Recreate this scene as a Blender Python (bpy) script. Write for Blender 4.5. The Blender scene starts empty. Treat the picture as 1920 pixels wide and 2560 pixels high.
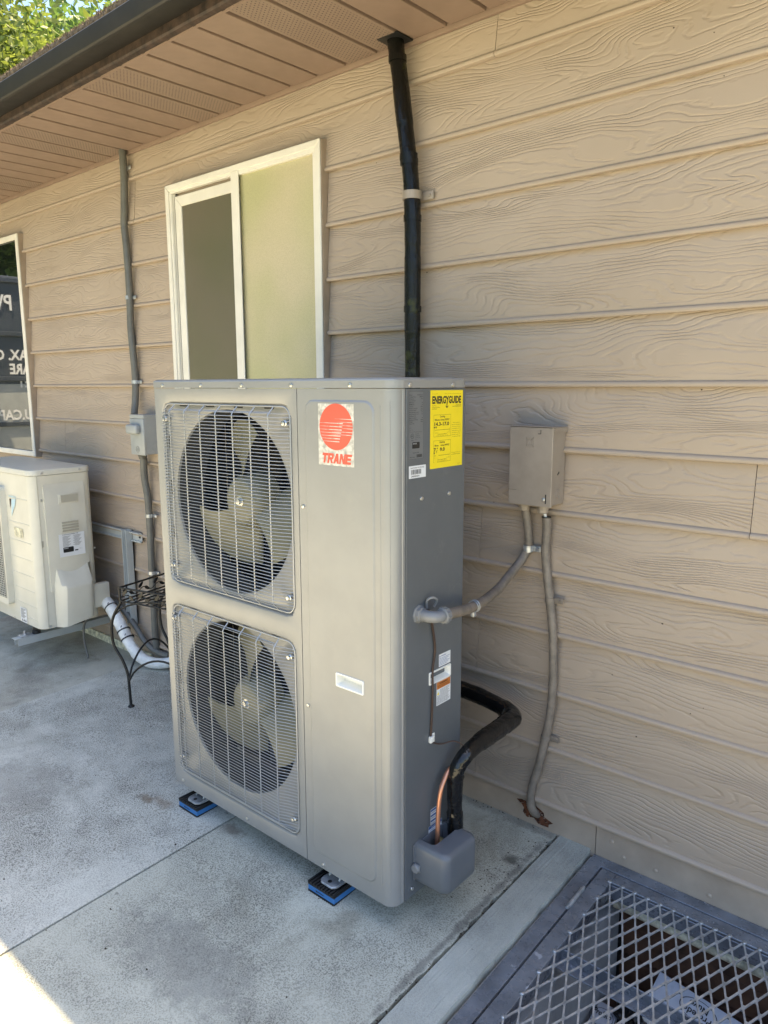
import bpy, bmesh, math, random
from mathutils import Vector, Matrix
from math import pi, sin, cos, radians as R

sc = bpy.context.scene
C = sc.collection
random.seed(7)

# ------------------------------------------------------------------ camera
cam_d = bpy.data.cameras.new('camera'); cam = bpy.data.objects.new('camera', cam_d); C.objects.link(cam)
YAW, PIT, ROL = -0.7129, -0.1718, -0.0029
fw = Vector((sin(YAW)*cos(PIT), cos(YAW)*cos(PIT), sin(PIT)))
rt = Vector((cos(YAW), -sin(YAW), 0)); up = rt.cross(fw)
r2 = rt*cos(ROL)+up*sin(ROL); u2 = -rt*sin(ROL)+up*cos(ROL)
CP = Vector((2.0339, -1.9116, 1.3671))
cam.matrix_world = Matrix(((r2.x, u2.x, -fw.x, CP.x), (r2.y, u2.y, -fw.y, CP.y), (r2.z, u2.z, -fw.z, CP.z), (0, 0, 0, 1)))
cam_d.sensor_fit = 'VERTICAL'; cam_d.sensor_height = 36; cam_d.lens = 1834.07/2560*36
cam_d.clip_start = 0.02; cam_d.clip_end = 800
sc.camera = cam

# ------------------------------------------------------------------ light
SUN_EL = R(71.0); SUN_AZ = R(38.0)          # azimuth from +y towards +x
w = bpy.data.worlds.new('World'); sc.world = w; w.use_nodes = True
nt = w.node_tree; nt.nodes.clear()
sky = nt.nodes.new('ShaderNodeTexSky'); sky.sky_type = 'NISHITA'; sky.sun_disc = False
sky.sun_elevation = SUN_EL; sky.sun_rotation = SUN_AZ
sky.air_density = 1.0; sky.dust_density = 2.2; sky.ozone_density = 1.0
bg = nt.nodes.new('ShaderNodeBackground'); bg.inputs[1].default_value = 0.085
wo = nt.nodes.new('ShaderNodeOutputWorld')
nt.links.new(sky.outputs[0], bg.inputs[0]); nt.links.new(bg.outputs[0], wo.inputs[0])
sl = bpy.data.lights.new('sun', 'SUN'); sl.energy = 4.4; sl.angle = R(0.8); sl.color = (1.0, 0.80, 0.50)
so = bpy.data.objects.new('sun', sl); C.objects.link(so)
sdir = Vector((sin(SUN_AZ)*cos(SUN_EL), cos(SUN_AZ)*cos(SUN_EL), sin(SUN_EL)))
so.rotation_euler = (-sdir).to_track_quat('-Z', 'Y').to_euler(); so.location = (3, 6, 12)
sc.view_settings.view_transform = 'Standard'; sc.view_settings.look = 'None'
sc.view_settings.gamma = 1; sc.view_settings.use_curve_mapping = False
sc.view_settings.exposure = 2.52
sc.cycles.max_bounces = 8; sc.cycles.diffuse_bounces = 5; sc.cycles.glossy_bounces = 4
sc.cycles.transmission_bounces = 4; sc.cycles.transparent_max_bounces = 8

# ------------------------------------------------------------------ helpers
def link(o): C.objects.link(o); return o
def thing(name, label, cat, loc=(0, 0, 0), group=None, kind=None):
    o = link(bpy.data.objects.new(name, None)); o.location = loc; o.empty_display_size = .1
    if label: o['label'] = label
    if cat: o['category'] = cat
    if group: o['group'] = group
    if kind: o['kind'] = kind
    return o
def tag(o, label=None, cat=None, group=None, kind=None):
    if label: o['label'] = label
    if cat: o['category'] = cat
    if group: o['group'] = group
    if kind: o['kind'] = kind
    return o
def rootloc(p):
    v = Vector((0, 0, 0))
    while p is not None: v += p.location; p = p.parent
    return v
def obj(name, bm, mat, parent=None, smooth=35, kind=None, label=None):
    """bm in world coordinates -> one mesh object, parented"""
    me = bpy.data.meshes.new(name)
    off = rootloc(parent)
    if off.length > 0: bmesh.ops.translate(bm, verts=bm.verts, vec=-off)
    bm.to_mesh(me); bm.free()
    mats = mat if isinstance(mat, (list, tuple)) else [mat]
    for m in mats: me.materials.append(m)
    if smooth:
        me.polygons.foreach_set('use_smooth', [True]*len(me.polygons))
        me.set_sharp_from_angle(angle=R(smooth))
    o = link(bpy.data.objects.new(name, me)); o.parent = parent
    if kind: o['kind'] = kind
    if label: o['label'] = label
    return o
def inst(src, parent, loc, rot=None, name=None):
    """another object sharing src's mesh; loc in world"""
    o = src.copy(); C.objects.link(o); o.parent = parent; o.location = Vector(loc)-rootloc(parent)
    if rot is not None: o.rotation_euler = rot
    return o
NB = bmesh.new
def box(bm, x0, x1, y0, y1, z0, z1, bev=0, seg=2, mi=0, rot=None, tf=None):
    vs = [bm.verts.new((x, y, z)) for x in (x0, x1) for y in (y0, y1) for z in (z0, z1)]
    fs = [bm.faces.new([vs[i] for i in q]) for q in ((0, 1, 3, 2), (4, 6, 7, 5), (0, 4, 5, 1), (2, 3, 7, 6), (0, 2, 6, 4), (1, 5, 7, 3))]
    for f in fs: f.material_index = mi
    if rot is not None:
        c = Vector(((x0+x1)/2, (y0+y1)/2, (z0+z1)/2)); bmesh.ops.rotate(bm, verts=vs, cent=c, matrix=rot)
    if tf is not None:
        for v in vs: v.co = tf @ v.co
    if bev:
        es = list({e for f in fs for e in f.edges})
        r = bmesh.ops.bevel(bm, geom=es, offset=bev, segments=seg, affect='EDGES', profile=.5, clamp_overlap=True)
        for f in r['faces']: f.material_index = mi
    return vs
def prism(bm, pts, axis, a, b, mi=0, cap=True):
    """pts 2D polygon; axis 'x': pts=(y,z); 'y': pts=(x,z); 'z': pts=(x,y)"""
    def P(p, t):
        return {'x': (t, p[0], p[1]), 'y': (p[0], t, p[1]), 'z': (p[0], p[1], t)}[axis]
    A = [bm.verts.new(P(p, a)) for p in pts]; B = [bm.verts.new(P(p, b)) for p in pts]
    n = len(pts); fs = []
    for i in range(n):
        fs.append(bm.faces.new((A[i], A[(i+1) % n], B[(i+1) % n], B[i])))
    if cap: fs.append(bm.faces.new(A)); fs.append(bm.faces.new(B[::-1]))
    for f in fs: f.material_index = mi
    bmesh.ops.recalc_face_normals(bm, faces=fs)
    return A+B
def smooth_path(pts, n=8):
    P = [Vector(p) for p in pts]; out = []
    for i in range(len(P)-1):
        p0 = P[max(i-1, 0)]; p1 = P[i]; p2 = P[i+1]; p3 = P[min(i+2, len(P)-1)]
        for k in range(n):
            t = k/n
            out.append(0.5*((2*p1)+(-p0+p2)*t+(2*p0-5*p1+4*p2-p3)*t*t+(-p0+3*p1-3*p2+p3)*t**3))
    out.append(P[-1]); return out
def tube(bm, pts, r, sides=8, cap=True, mi=0, closed=False):
    P = [Vector(p) for p in pts]; n = len(P); rings = []; prev = None
    for i in range(n):
        if closed: d = P[(i+1) % n]-P[i-1]
        elif i == 0: d = P[1]-P[0]
        elif i == n-1: d = P[-1]-P[-2]
        else: d = (P[i+1]-P[i]).normalized()+(P[i]-P[i-1]).normalized()
        d.normalize()
        if prev is None:
            a = Vector((0, 0, 1)) if abs(d.z) < .9 else Vector((1, 0, 0)); u = d.cross(a).normalized()
        else: u = (prev-d*prev.dot(d)).normalized()
        prev = u; v = d.cross(u)
        rr = r(i/(n-1)) if callable(r) else r
        rings.append([bm.verts.new(P[i]+(u*cos(2*pi*k/sides)+v*sin(2*pi*k/sides))*rr) for k in range(sides)])
    m = n if closed else n-1
    for i in range(m):
        A = rings[i]; B = rings[(i+1) % n]
        for k in range(sides):
            f = bm.faces.new((A[k], B[k], B[(k+1) % sides], A[(k+1) % sides])); f.material_index = mi
    if cap and not closed:
        for q in (rings[0], rings[-1][::-1]):
            f = bm.faces.new(q); f.material_index = mi
def lathe(bm, prof, loc=(0, 0, 0), axis='z', n=24, mi=0):
    """prof list of (r, h)"""
    rings = []
    for r, h in prof:
        ring = []
        for k in range(n):
            a = 2*pi*k/n; c, s = cos(a)*r, sin(a)*r
            p = {'z': (c, s, h), 'y': (c, h, s), 'x': (h, c, s)}[axis]
            ring.append(bm.verts.new(Vector(p)+Vector(loc)))
        rings.append(ring)
    fs = []
    for a, b in zip(rings, rings[1:]):
        for k in range(n):
            fs.append(bm.faces.new((a[k], a[(k+1) % n], b[(k+1) % n], b[k])))
    fs.append(bm.faces.new(rings[0][::-1])); fs.append(bm.faces.new(rings[-1]))
    for f in fs: f.material_index = mi
    bmesh.ops.recalc_face_normals(bm, faces=fs)
def quad(bm, a, b, c, d, mi=0):
    f = bm.faces.new([bm.verts.new(p) for p in (a, b, c, d)]); f.material_index = mi; return f
def poly(bm, pts, mi=0):
    f = bm.faces.new([bm.verts.new(p) for p in pts]); f.material_index = mi; return f
def rrect(x0, x1, z0, z1, r, n=6):
    pts = []
    for cx, cz, a0 in ((x1-r, z1-r, 0), (x0+r, z1-r, pi/2), (x0+r, z0+r, pi), (x1-r, z0+r, 3*pi/2)):
        for k in range(n+1): a = a0+pi/2*k/n; pts.append((cx+r*cos(a), cz+r*sin(a)))
    return pts
class Sheet:
    """print on a flat label: origin O (top left), X right, Y down unit vectors, N outward"""
    def __init__(s, O, X, Y, N): s.O, s.X, s.Y, s.N = Vector(O), Vector(X), Vector(Y), Vector(N); s.bm = NB()
    def p(s, u, v, h=.0004): return s.O+s.X*u+s.Y*v+s.N*h
    def rect(s, u0, v0, u1, v1, mi=0, h=.0004):
        return poly(s.bm, [s.p(u0, v0, h), s.p(u0, v1, h), s.p(u1, v1, h), s.p(u1, v0, h)], mi)
    def poly(s, pts, mi=0, h=.0004): return poly(s.bm, [s.p(u, v, h) for u, v in pts], mi)
    def frame(s, u0, v0, u1, v1, t, mi=0):
        s.rect(u0, v0, u1, v0+t, mi); s.rect(u0, v1-t, u1, v1, mi); s.rect(u0, v0+t, u0+t, v1-t, mi); s.rect(u1-t, v0+t, u1, v1-t, mi)
    def text(s, t, u, v, h, w=None, mi=0, align='l', bold=0, lift=.0004):
        """baseline at v, cap height h, fitted to width w if given"""
        cu = bpy.data.curves.new('t', 'FONT'); cu.body = t; cu.size = 1; cu.offset = bold; cu.resolution_u = 2
        o = bpy.data.objects.new('t', cu); C.objects.link(o)
        dg = bpy.context.evaluated_depsgraph_get(); me = bpy.data.meshes.new_from_object(o.evaluated_get(dg))
        xs = [q.co.x for q in me.vertices]; ys = [q.co.y for q in me.vertices]
        if xs:
            x0, x1 = min(xs), max(xs); sy = h/.72; sx = (w/(x1-x0)) if w else sy
            W = (x1-x0)*sx; du = {'l': 0, 'c': -W/2, 'r': -W}[align]
            vm = [s.bm.verts.new(s.p(u+du+(q.co.x-x0)*sx, v-q.co.y*sy, lift)) for q in me.vertices]
            for pl in me.polygons:
                try: f = s.bm.faces.new([vm[i] for i in pl.vertices]); f.material_index = mi
                except ValueError: pass
        bpy.data.objects.remove(o); bpy.data.curves.remove(cu); bpy.data.meshes.remove(me)

# ------------------------------------------------------------------ materials
def newmat(name):
    m = bpy.data.materials.new(name); m.use_nodes = True
    return m, m.node_tree, m.node_tree.nodes['Principled BSDF']
def N(nt, t, **kw):
    n = nt.nodes.new(t)
    for k, v in kw.items():
        if k.startswith('i_'): n.inputs[int(k[2:]) if k[2:].isdigit() else k[2:]].default_value = v
        else: setattr(n, k, v)
    return n
def L(nt, a, b): nt.links.new(a, b)
def mathn(nt, op, a, b=None, c=None):
    n = nt.nodes.new('ShaderNodeMath'); n.operation = op
    for i, v in enumerate((a, b, c)):
        if v is None: continue
        if hasattr(v, 'is_linked') or hasattr(v, 'links'): nt.links.new(v, n.inputs[i])
        else: n.inputs[i].default_value = v
    return n.outputs[0]
def mixc(nt, fac, a, b):
    n = nt.nodes.new('ShaderNodeMix'); n.data_type = 'RGBA'
    for s, v in ((0, fac), (6, a), (7, b)):
        if hasattr(v, 'links'): nt.links.new(v, n.inputs[s])
        else: n.inputs[s].default_value = (v if s == 0 else (tuple(v)+(1,))[:4])
    return n.outputs[2]
def noise(nt, scale, detail=3, rough=.55, vec=None, dist=0, dim='3D'):
    n = nt.nodes.new('ShaderNodeTexNoise'); n.noise_dimensions = dim
    n.inputs['Scale'].default_value = scale; n.inputs['Detail'].default_value = detail; n.inputs['Roughness'].default_value = rough
    n.inputs['Distortion'].default_value = dist
    if vec is None:
        t = nt.nodes.new('ShaderNodeTexCoord'); vec = t.outputs['Object']
    nt.links.new(vec, n.inputs['Vector']); return n.outputs['Fac']
def ramp(nt, fac, a, b):
    n = nt.nodes.new('ShaderNodeMapRange'); n.interpolation_type = 'SMOOTHSTEP'
    nt.links.new(fac, n.inputs[0]); n.inputs[1].default_value = a; n.inputs[2].default_value = b
    return n.outputs[0]
def bump(nt, h, dist, strength=1.0, bs=None, normal=None):
    b = nt.nodes.new('ShaderNodeBump'); b.inputs['Strength'].default_value = strength; b.inputs['Distance'].default_value = dist
    nt.links.new(h, b.inputs['Height'])
    if normal is not None: nt.links.new(normal, b.inputs['Normal'])
    if bs is not None: nt.links.new(b.outputs[0], bs.inputs['Normal'])
    return b.outputs[0]
def simple(name, col, rough=.5, metal=0, var=.06, vscale=9, fine=0, fscale=300, spec=.5, coat=0):
    m, nt, b = newmat(name)
    n = noise(nt, vscale, 4, .6)
    c0 = [max(0, c*(1-var*2)) for c in col]; c1 = [c*(1+var*.6) for c in col]
    L(nt, mixc(nt, ramp(nt, n, .25, .7), c0, c1), b.inputs['Base Color'])
    b.inputs['Metallic'].default_value = metal; b.inputs['Specular IOR Level'].default_value = spec
    rr = nt.nodes.new('ShaderNodeMapRange'); L(nt, noise(nt, vscale*3.3, 3), rr.inputs[0])
    rr.inputs[3].default_value = max(0.02, rough-.07); rr.inputs[4].default_value = min(1, rough+.07)
    L(nt, rr.outputs[0], b.inputs['Roughness'])
    if coat: b.inputs['Coat Weight'].default_value = coat
    if fine: bump(nt, noise(nt, fscale, 2), fine, 1, b)
    return m

def siding_mat():
    m, nt, b = newmat('painted_woodgrain_siding')
    tc = nt.nodes.new('ShaderNodeTexCoord'); oi = nt.nodes.new('ShaderNodeObjectInfo')
    sx = nt.nodes.new('ShaderNodeSeparateXYZ'); L(nt, tc.outputs['Object'], sx.inputs[0])
    rnd = mathn(nt, 'MULTIPLY', oi.outputs['Random'], 61.0)
    cx = nt.nodes.new('ShaderNodeCombineXYZ')
    L(nt, mathn(nt, 'ADD', mathn(nt, 'MULTIPLY', sx.outputs[0], 2.3), rnd), cx.inputs[0])
    L(nt, mathn(nt, 'MULTIPLY', sx.outputs[2], 9.5), cx.inputs[1]); L(nt, rnd, cx.inputs[2])
    n1 = noise(nt, 1.0, 1.2, .35, cx.outputs[0], .35)
    cx2 = nt.nodes.new('ShaderNodeCombineXYZ')
    L(nt, mathn(nt, 'MULTIPLY', sx.outputs[0], 22), cx2.inputs[0]); L(nt, mathn(nt, 'MULTIPLY', sx.outputs[2], 55), cx2.inputs[1]); L(nt, rnd, cx2.inputs[2])
    n2 = noise(nt, 1.0, 2, .5, cx2.outputs[0])
    f = mathn(nt, 'ADD', mathn(nt, 'MULTIPLY', sx.outputs[2], 62.0), mathn(nt, 'MULTIPLY', n1, 17.0))
    f = mathn(nt, 'ADD', f, mathn(nt, 'MULTIPLY', n2, .9))
    fr = mathn(nt, 'FRACT', f)
    tri = mathn(nt, 'MULTIPLY', mathn(nt, 'ABSOLUTE', mathn(nt, 'SUBTRACT', fr, .5)), 2.0)
    gro = ramp(nt, tri, .45, 1.0)          # 1 inside a groove
    # groove strength varies, and none on the bead at the board's bottom edge (z < .024) 
    cx3 = nt.nodes.new('ShaderNodeCombineXYZ')
    L(nt, mathn(nt, 'ADD', mathn(nt, 'MULTIPLY', sx.outputs[0], 5), rnd), cx3.inputs[0]); L(nt, mathn(nt, 'MULTIPLY', sx.outputs[2], 14), cx3.inputs[1])
    mk = ramp(nt, noise(nt, 1.0, 2, .5, cx3.outputs[0]), .28, .62)
    mk = mathn(nt, 'MULTIPLY', mathn(nt, 'ADD', mathn(nt, 'MULTIPLY', mk, .7), .3), ramp(nt, sx.outputs[2], .0235, .028))
    g = mathn(nt, 'MULTIPLY', gro, mk)
    h = mathn(nt, 'SUBTRACT', mathn(nt, 'MULTIPLY', n2, .10), g)
    fine = noise(nt, 420, 2)
    h = mathn(nt, 'ADD', h, mathn(nt, 'MULTIPLY', fine, .10))
    bump(nt, h, .0014, 1.0, b)
    dirt = ramp(nt, noise(nt, 60, 5, .7), .68, .80)
    base = mixc(nt, ramp(nt, noise(nt, 2.2, 4, .6), .3, .7), (.360, .292, .230), (.394, .322, .256))
    base = mixc(nt, mathn(nt, 'MULTIPLY', g, .04), base, (.20, .15, .105))
    base = mixc(nt, mathn(nt, 'MULTIPLY', dirt, .22), base, (.14, .11, .09))
    L(nt, base, b.inputs['Base Color'])
    b.inputs['Roughness'].default_value = .46; b.inputs['Specular IOR Level'].default_value = .45
    return m

def concrete_mat(name, light, dark, speck=.8, stain=0, scale=1.0, broom=0, spots=()):
    m, nt, b = newmat(name)
    tc = nt.nodes.new('ShaderNodeTexCoord'); v = tc.outputs['Object']
    big = ramp(nt, noise(nt, 1.9, 6, .66, v, .6), .30, .66)
    mid = noise(nt, 11, 4, .6, v)
    col = mixc(nt, big, dark, light)
    col = mixc(nt, mathn(nt, 'MULTIPLY', ramp(nt, mid, .35, .7), .35), col, [c*1.25 for c in light])
    fine = noise(nt, 250*scale, 2.5, .65, v)
    spk = ramp(nt, fine, .49, .60)
    col = mixc(nt, mathn(nt, 'MULTIPLY', spk, mathn(nt, 'MULTIPLY', mathn(nt, 'SUBTRACT', 1.25, big), speck)), col, [c*.34 for c in dark])
    wsp = ramp(nt, fine, .44, .30)
    col = mixc(nt, mathn(nt, 'MULTIPLY', wsp, .35*speck), col, [min(.8, c*1.5) for c in light])
    pit = ramp(nt, noise(nt, 38, 2, .5, v), .72, .76)
    col = mixc(nt, mathn(nt, 'MULTIPLY', pit, .35), col, (.07, .065, .06))
    if stain:
        st = ramp(nt, noise(nt, 3.1, 4, .6, v, .8), .56, .70)
        col = mixc(nt, mathn(nt, 'MULTIPLY', st, stain), col, (.18, .165, .115))
    if spots:
        sp_ = nt.nodes.new('ShaderNodeSeparateXYZ'); L(nt, v, sp_.inputs[0]); nn = noise(nt, 24, 5, .7, v)
        for (sx_, sy_, rx_, ry_, sc_, am_) in spots:
            ax = mathn(nt, 'DIVIDE', mathn(nt, 'SUBTRACT', sp_.outputs[0], sx_), rx_); ay = mathn(nt, 'DIVIDE', mathn(nt, 'SUBTRACT', sp_.outputs[1], sy_), ry_)
            dd = mathn(nt, 'SQRT', mathn(nt, 'ADD', mathn(nt, 'MULTIPLY', ax, ax), mathn(nt, 'MULTIPLY', ay, ay)))
            dd = mathn(nt, 'ADD', dd, mathn(nt, 'MULTIPLY', mathn(nt, 'SUBTRACT', nn, .5), 2.2))
            col = mixc(nt, mathn(nt, 'MULTIPLY', ramp(nt, dd, 1.1, .3), am_), col, sc_)
    L(nt, col, b.inputs['Base Color'])
    b.inputs['Roughness'].default_value = .88; b.inputs['Specular IOR Level'].default_value = .25
    h = mathn(nt, 'ADD', mathn(nt, 'MULTIPLY', fine, .8), mathn(nt, 'MULTIPLY', mid, 1.2))
    if broom:
        s = nt.nodes.new('ShaderNodeSeparateXYZ'); L(nt, v, s.inputs[0]); c = nt.nodes.new('ShaderNodeCombineXYZ')
        L(nt, mathn(nt, 'MULTIPLY', s.outputs[0], 260), c.inputs[0]); L(nt, mathn(nt, 'MULTIPLY', s.outputs[1], 5), c.inputs[1])
        h = mathn(nt, 'ADD', h, mathn(nt, 'MULTIPLY', noise(nt, 1, 2, .5, c.outputs[0]), broom))
    bump(nt, h, .0022, .8, b)
    return m

def glass_mat(name, col, rough, fine):
    m, nt, b = newmat(name)
    big = ramp(nt, noise(nt, 2.0, 2), .3, .7)
    L(nt, mixc(nt, big, [col[0]*.80, col[1]*.90, col[2]*.70], col), b.inputs['Base Color'])  # patchy tint in place of yellow-green light reflected by frosted panes
    if fine:
        cs = b.inputs['Base Color'].links[0].from_socket
        L(nt, mixc(nt, mathn(nt, 'MULTIPLY', ramp(nt, noise(nt, 260, 3, .7), .42, .62), .22), cs, [c*.45 for c in col]), b.inputs['Base Color'])
    b.inputs['Roughness'].default_value = rough; b.inputs['Specular IOR Level'].default_value = .9
    b.inputs['Coat Weight'].default_value = .25; b.inputs['Coat Roughness'].default_value = max(.05, rough*.6)
    if fine: bump(nt, noise(nt, 480, 2), fine, 1, b)
    return m

def soffit_vent_mat():
    m, nt, b = newmat('perforated_soffit_metal')
    tc = nt.nodes.new('ShaderNodeTexCoord'); s = nt.nodes.new('ShaderNodeSeparateXYZ'); L(nt, tc.outputs['Object'], s.inputs[0])
    px = mathn(nt, 'DIVIDE', s.outputs[0], .0105); row = mathn(nt, 'FLOOR', px)
    fx = mathn(nt, 'SUBTRACT', mathn(nt, 'FRACT', px), .5)
    py = mathn(nt, 'ADD', mathn(nt, 'DIVIDE', s.outputs[1], .0125), mathn(nt, 'MULTIPLY', row, .5))
    fy = mathn(nt, 'MULTIPLY', mathn(nt, 'SUBTRACT', mathn(nt, 'FRACT', py), .5), 1.2)
    d = mathn(nt, 'SQRT', mathn(nt, 'ADD', mathn(nt, 'MULTIPLY', fx, fx), mathn(nt, 'MULTIPLY', fy, fy)))
    hole = mathn(nt, 'LESS_THAN', d, .20)
    inside = mathn(nt, 'LESS_THAN', mathn(nt, 'ABSOLUTE', s.outputs[0]), .0475)
    hole = mathn(nt, 'MULTIPLY', hole, inside)
    base = mixc(nt, ramp(nt, noise(nt, 5, 3), .3, .7), (.225, .162, .124), (.244, .178, .136))
    L(nt, mixc(nt, hole, base, (.02, .014, .01)), b.inputs['Base Color']); b.inputs['Roughness'].default_value = .5
    bump(nt, mathn(nt, 'SUBTRACT', 1, hole), .002, 1, b)
    return m

M = {}
M['siding'] = siding_mat()
M['trimtan'] = simple('tan_painted_trim', (.35, .275, .205), .5, fine=.0004, var=.1)
M['flash'] = simple('tan_painted_flashing', (.39, .315, .245), .45, fine=.0003, var=.12, vscale=5)
M['soffit'] = simple('soffit_metal', (.245, .174, .133), .48, fine=.0001)
M['soffitv'] = soffit_vent_mat()
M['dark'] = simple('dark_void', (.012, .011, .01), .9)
M['fascia'] = simple('dark_brown_painted_wood', (.050, .031, .022), .6, var=.4, vscale=30, fine=.002, fscale=60)
M['gutter'] = simple('dark_bronze_gutter_metal', (.013, .011, .008), .55, var=.15)
M['shingle'] = simple('mossy_shingle', (.15, .115, .08), .95, var=.35, vscale=45, fine=.006, fscale=70)
M['vinyl'] = simple('cream_white_window_vinyl', (.74, .71, .63), .38, var=.04)
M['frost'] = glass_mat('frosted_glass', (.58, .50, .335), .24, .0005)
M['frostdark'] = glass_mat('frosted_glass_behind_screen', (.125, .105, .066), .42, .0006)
M['winglass'] = glass_mat('dark_clear_glass', (.012, .015, .016), .015, 0)
M['winglass'].node_tree.nodes['Principled BSDF'].inputs['Specular IOR Level'].default_value = 1.0
M['winglass'].node_tree.nodes['Principled BSDF'].inputs['IOR'].default_value = 2.2
M['slab'] = concrete_mat('weathered_exposed_concrete', (.53, .53, .465), (.365, .362, .315), .85, .18, spots=[(-.10, -.70, .05, .025, (.17, .13, .085), .7), (-.03, -.68, .06, .03, (.20, .15, .10), .5), (-.55, -.95, .30, .20, (.24, .23, .20), .4)])
M['slabr'] = concrete_mat('stained_exposed_concrete', (.48, .48, .40), (.31, .306, .255), .75, .42, spots=[(.275, -.625, .07, .035, (.16, .13, .10), .75), (1.045, -.20, .035, .03, (.07, .065, .05), .8), (1.075, -.5, .015, .6, (.12, .115, .10), .6), (.9, -.02, .5, .03, (.17, .15, .12), .5), (.62, -1.02, .3, .12, (.20, .20, .18), .5)])
M['slabfar'] = concrete_mat('stained_old_concrete', (.46, .45, .375), (.27, .258, .215), .4, .55)
M['kerb'] = concrete_mat('smooth_troweled_cement', (.42, .43, .38), (.30, .308, .275), .35, 0.2, 1.3, 1.5)
M['joint'] = simple('dark_joint_filler', (.03, .03, .03), .9)
M['steel'] = simple('grey_painted_steel', (.22, .238, .268), .28, .35, var=.18, vscale=14, fine=.0003, fscale=160)
_nt = M['steel'].node_tree; _b = _nt.nodes['Principled BSDF']; _c = _b.inputs['Base Color'].links[0].from_socket
L(_nt, mixc(_nt, ramp(_nt, noise(_nt, 22, 5, .7), .66, .70), _c, (.46, .48, .52)), _b.inputs['Base Color'])
M['galv'] = simple('galvanised_steel', (.50, .52, .54), .34, .6, var=.2, vscale=40)
M['screw'] = simple('zinc_screw', (.62, .62, .60), .28, .9)
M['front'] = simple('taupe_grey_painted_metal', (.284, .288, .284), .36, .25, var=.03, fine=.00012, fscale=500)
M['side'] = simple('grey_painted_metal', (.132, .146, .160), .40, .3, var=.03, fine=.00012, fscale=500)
for k_ in ('front', 'side'):
    nt_ = M[k_].node_tree; b_ = nt_.nodes['Principled BSDF']
    old = b_.inputs['Normal'].links[0].from_socket if b_.inputs['Normal'].links else None
    bump(nt_, noise(nt_, 4.5, 2, .4), .006, .6, b_, old)
    cs = b_.inputs['Base Color'].links[0].from_socket
    L(nt_, mixc(nt_, mathn(nt_, 'MULTIPLY', ramp(nt_, noise(nt_, 13, 6, .72), .56, .74), .10), cs, (.42, .40, .34)), b_.inputs['Base Color'])
M['plasticgrey'] = simple('grey_moulded_plastic', (.118, .130, .146), .33, 0, var=.04, fine=.0001, fscale=400)
M['wire'] = simple('grey_coated_wire', (.37, .38, .39), .32, .4, var=.03)
M['fan'] = simple('olive_fan_plastic', (.185, .178, .120), .38, 0, var=.06)
M['inner'] = simple('dark_painted_shroud', (.05, .052, .056), .5, .2)
M['coil'] = simple('black_coil', (.014, .014, .014), .6)
M['white'] = simple('white_plastic', (.76, .76, .72), .35, var=.03)
M['silver'] = simple('silver_foil_sticker', (.60, .585, .535), .42, .15, var=.25, vscale=70)
M['red'] = simple('orange_red_print', (.66, .105, .062), .5, var=.05)
M['yellow'] = simple('yellow_label', (.83, .66, .012), .42, var=.03)
M['black'] = simple('black_print', (.012, .012, .012), .5)
M['plate'] = simple('grey_rating_label', (.165, .175, .185), .42, .2)
M['orange'] = simple('orange_print', (.52, .17, .03), .5)
M['blue'] = simple('blue_print', (.03, .10, .30), .5)
M['paper'] = simple('white_label', (.70, .72, .74), .5, var=.03)
M['rubber'] = simple('black_rubber', (.016, .016, .016), .6)
M['foam'] = simple('blue_pad_foam', (.035, .16, .40), .6)
M['pvc'] = simple('grey_pvc', (.21, .215, .22), .42)
M['condtan'] = simple('tan_painted_conduit', (.215, .182, .148), .48, var=.16, vscale=30, fine=.0006, fscale=120)
M['condgrey'] = simple('grey_flexible_conduit', (.125, .125, .115), .45, var=.1, vscale=20)
M['boxtan'] = simple('tan_painted_box', (.31, .265, .22), .42, .1, var=.07, vscale=12)
M['boxgrey'] = simple('grey_disconnect_box', (.34, .36, .36), .42, .1, var=.05)
M['copper'] = simple('copper', (.66, .31, .19), .33, .75, var=.08, vscale=8)
M['brownwire'] = simple('brown_wire', (.055, .03, .022), .5)
M['beige'] = simple('beige_painted_metal', (.62, .60, .51), .34, 0, var=.03)
M['beigedark'] = simple('beige_in_shade', (.42, .40, .33), .5)  # darker copy of beige: shade of recesses, slots and seams as colour
M['iron'] = simple('black_wrought_iron', (.020, .020, .019), .42, .3, var=.2, vscale=60)
M['bracket'] = simple('pale_grey_coated_bracket', (.44, .47, .47), .45, .1)
M['wrap'] = simple('white_insulation_wrap', (.80, .80, .77), .5, var=.12, vscale=22, fine=.003, fscale=45)
M['rust'] = simple('rusty_rotten_wood', (.11, .036, .014), .85, var=.5, vscale=60, fine=.004, fscale=90)
M['wood'] = simple('brown_stud_wood', (.10, .048, .026), .7, var=.35, vscale=12)
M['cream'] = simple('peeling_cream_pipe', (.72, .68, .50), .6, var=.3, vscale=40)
M['pitwall'] = concrete_mat('painted_pit_wall', (.40, .41, .41), (.26, .27, .27), .2, .3)
M['whiteblue'] = simple('white_film_wrap', (.62, .66, .74), .3, var=.06)
M['brass'] = simple('brass', (.5, .42, .22), .35, .9)
M['navy'] = simple('dark_container_paint', (.055, .065, .085), .4, .2, var=.15, vscale=3)
M['bark'] = simple('bark', (.09, .065, .045), .9, var=.4, vscale=25, fine=.01, fscale=30)
M['debris'] = simple('dry_leaf_bits', (.035, .022, .012), .9)
M['clampgreen'] = simple('pale_bluish_label', (.45, .62, .70), .5)

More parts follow.
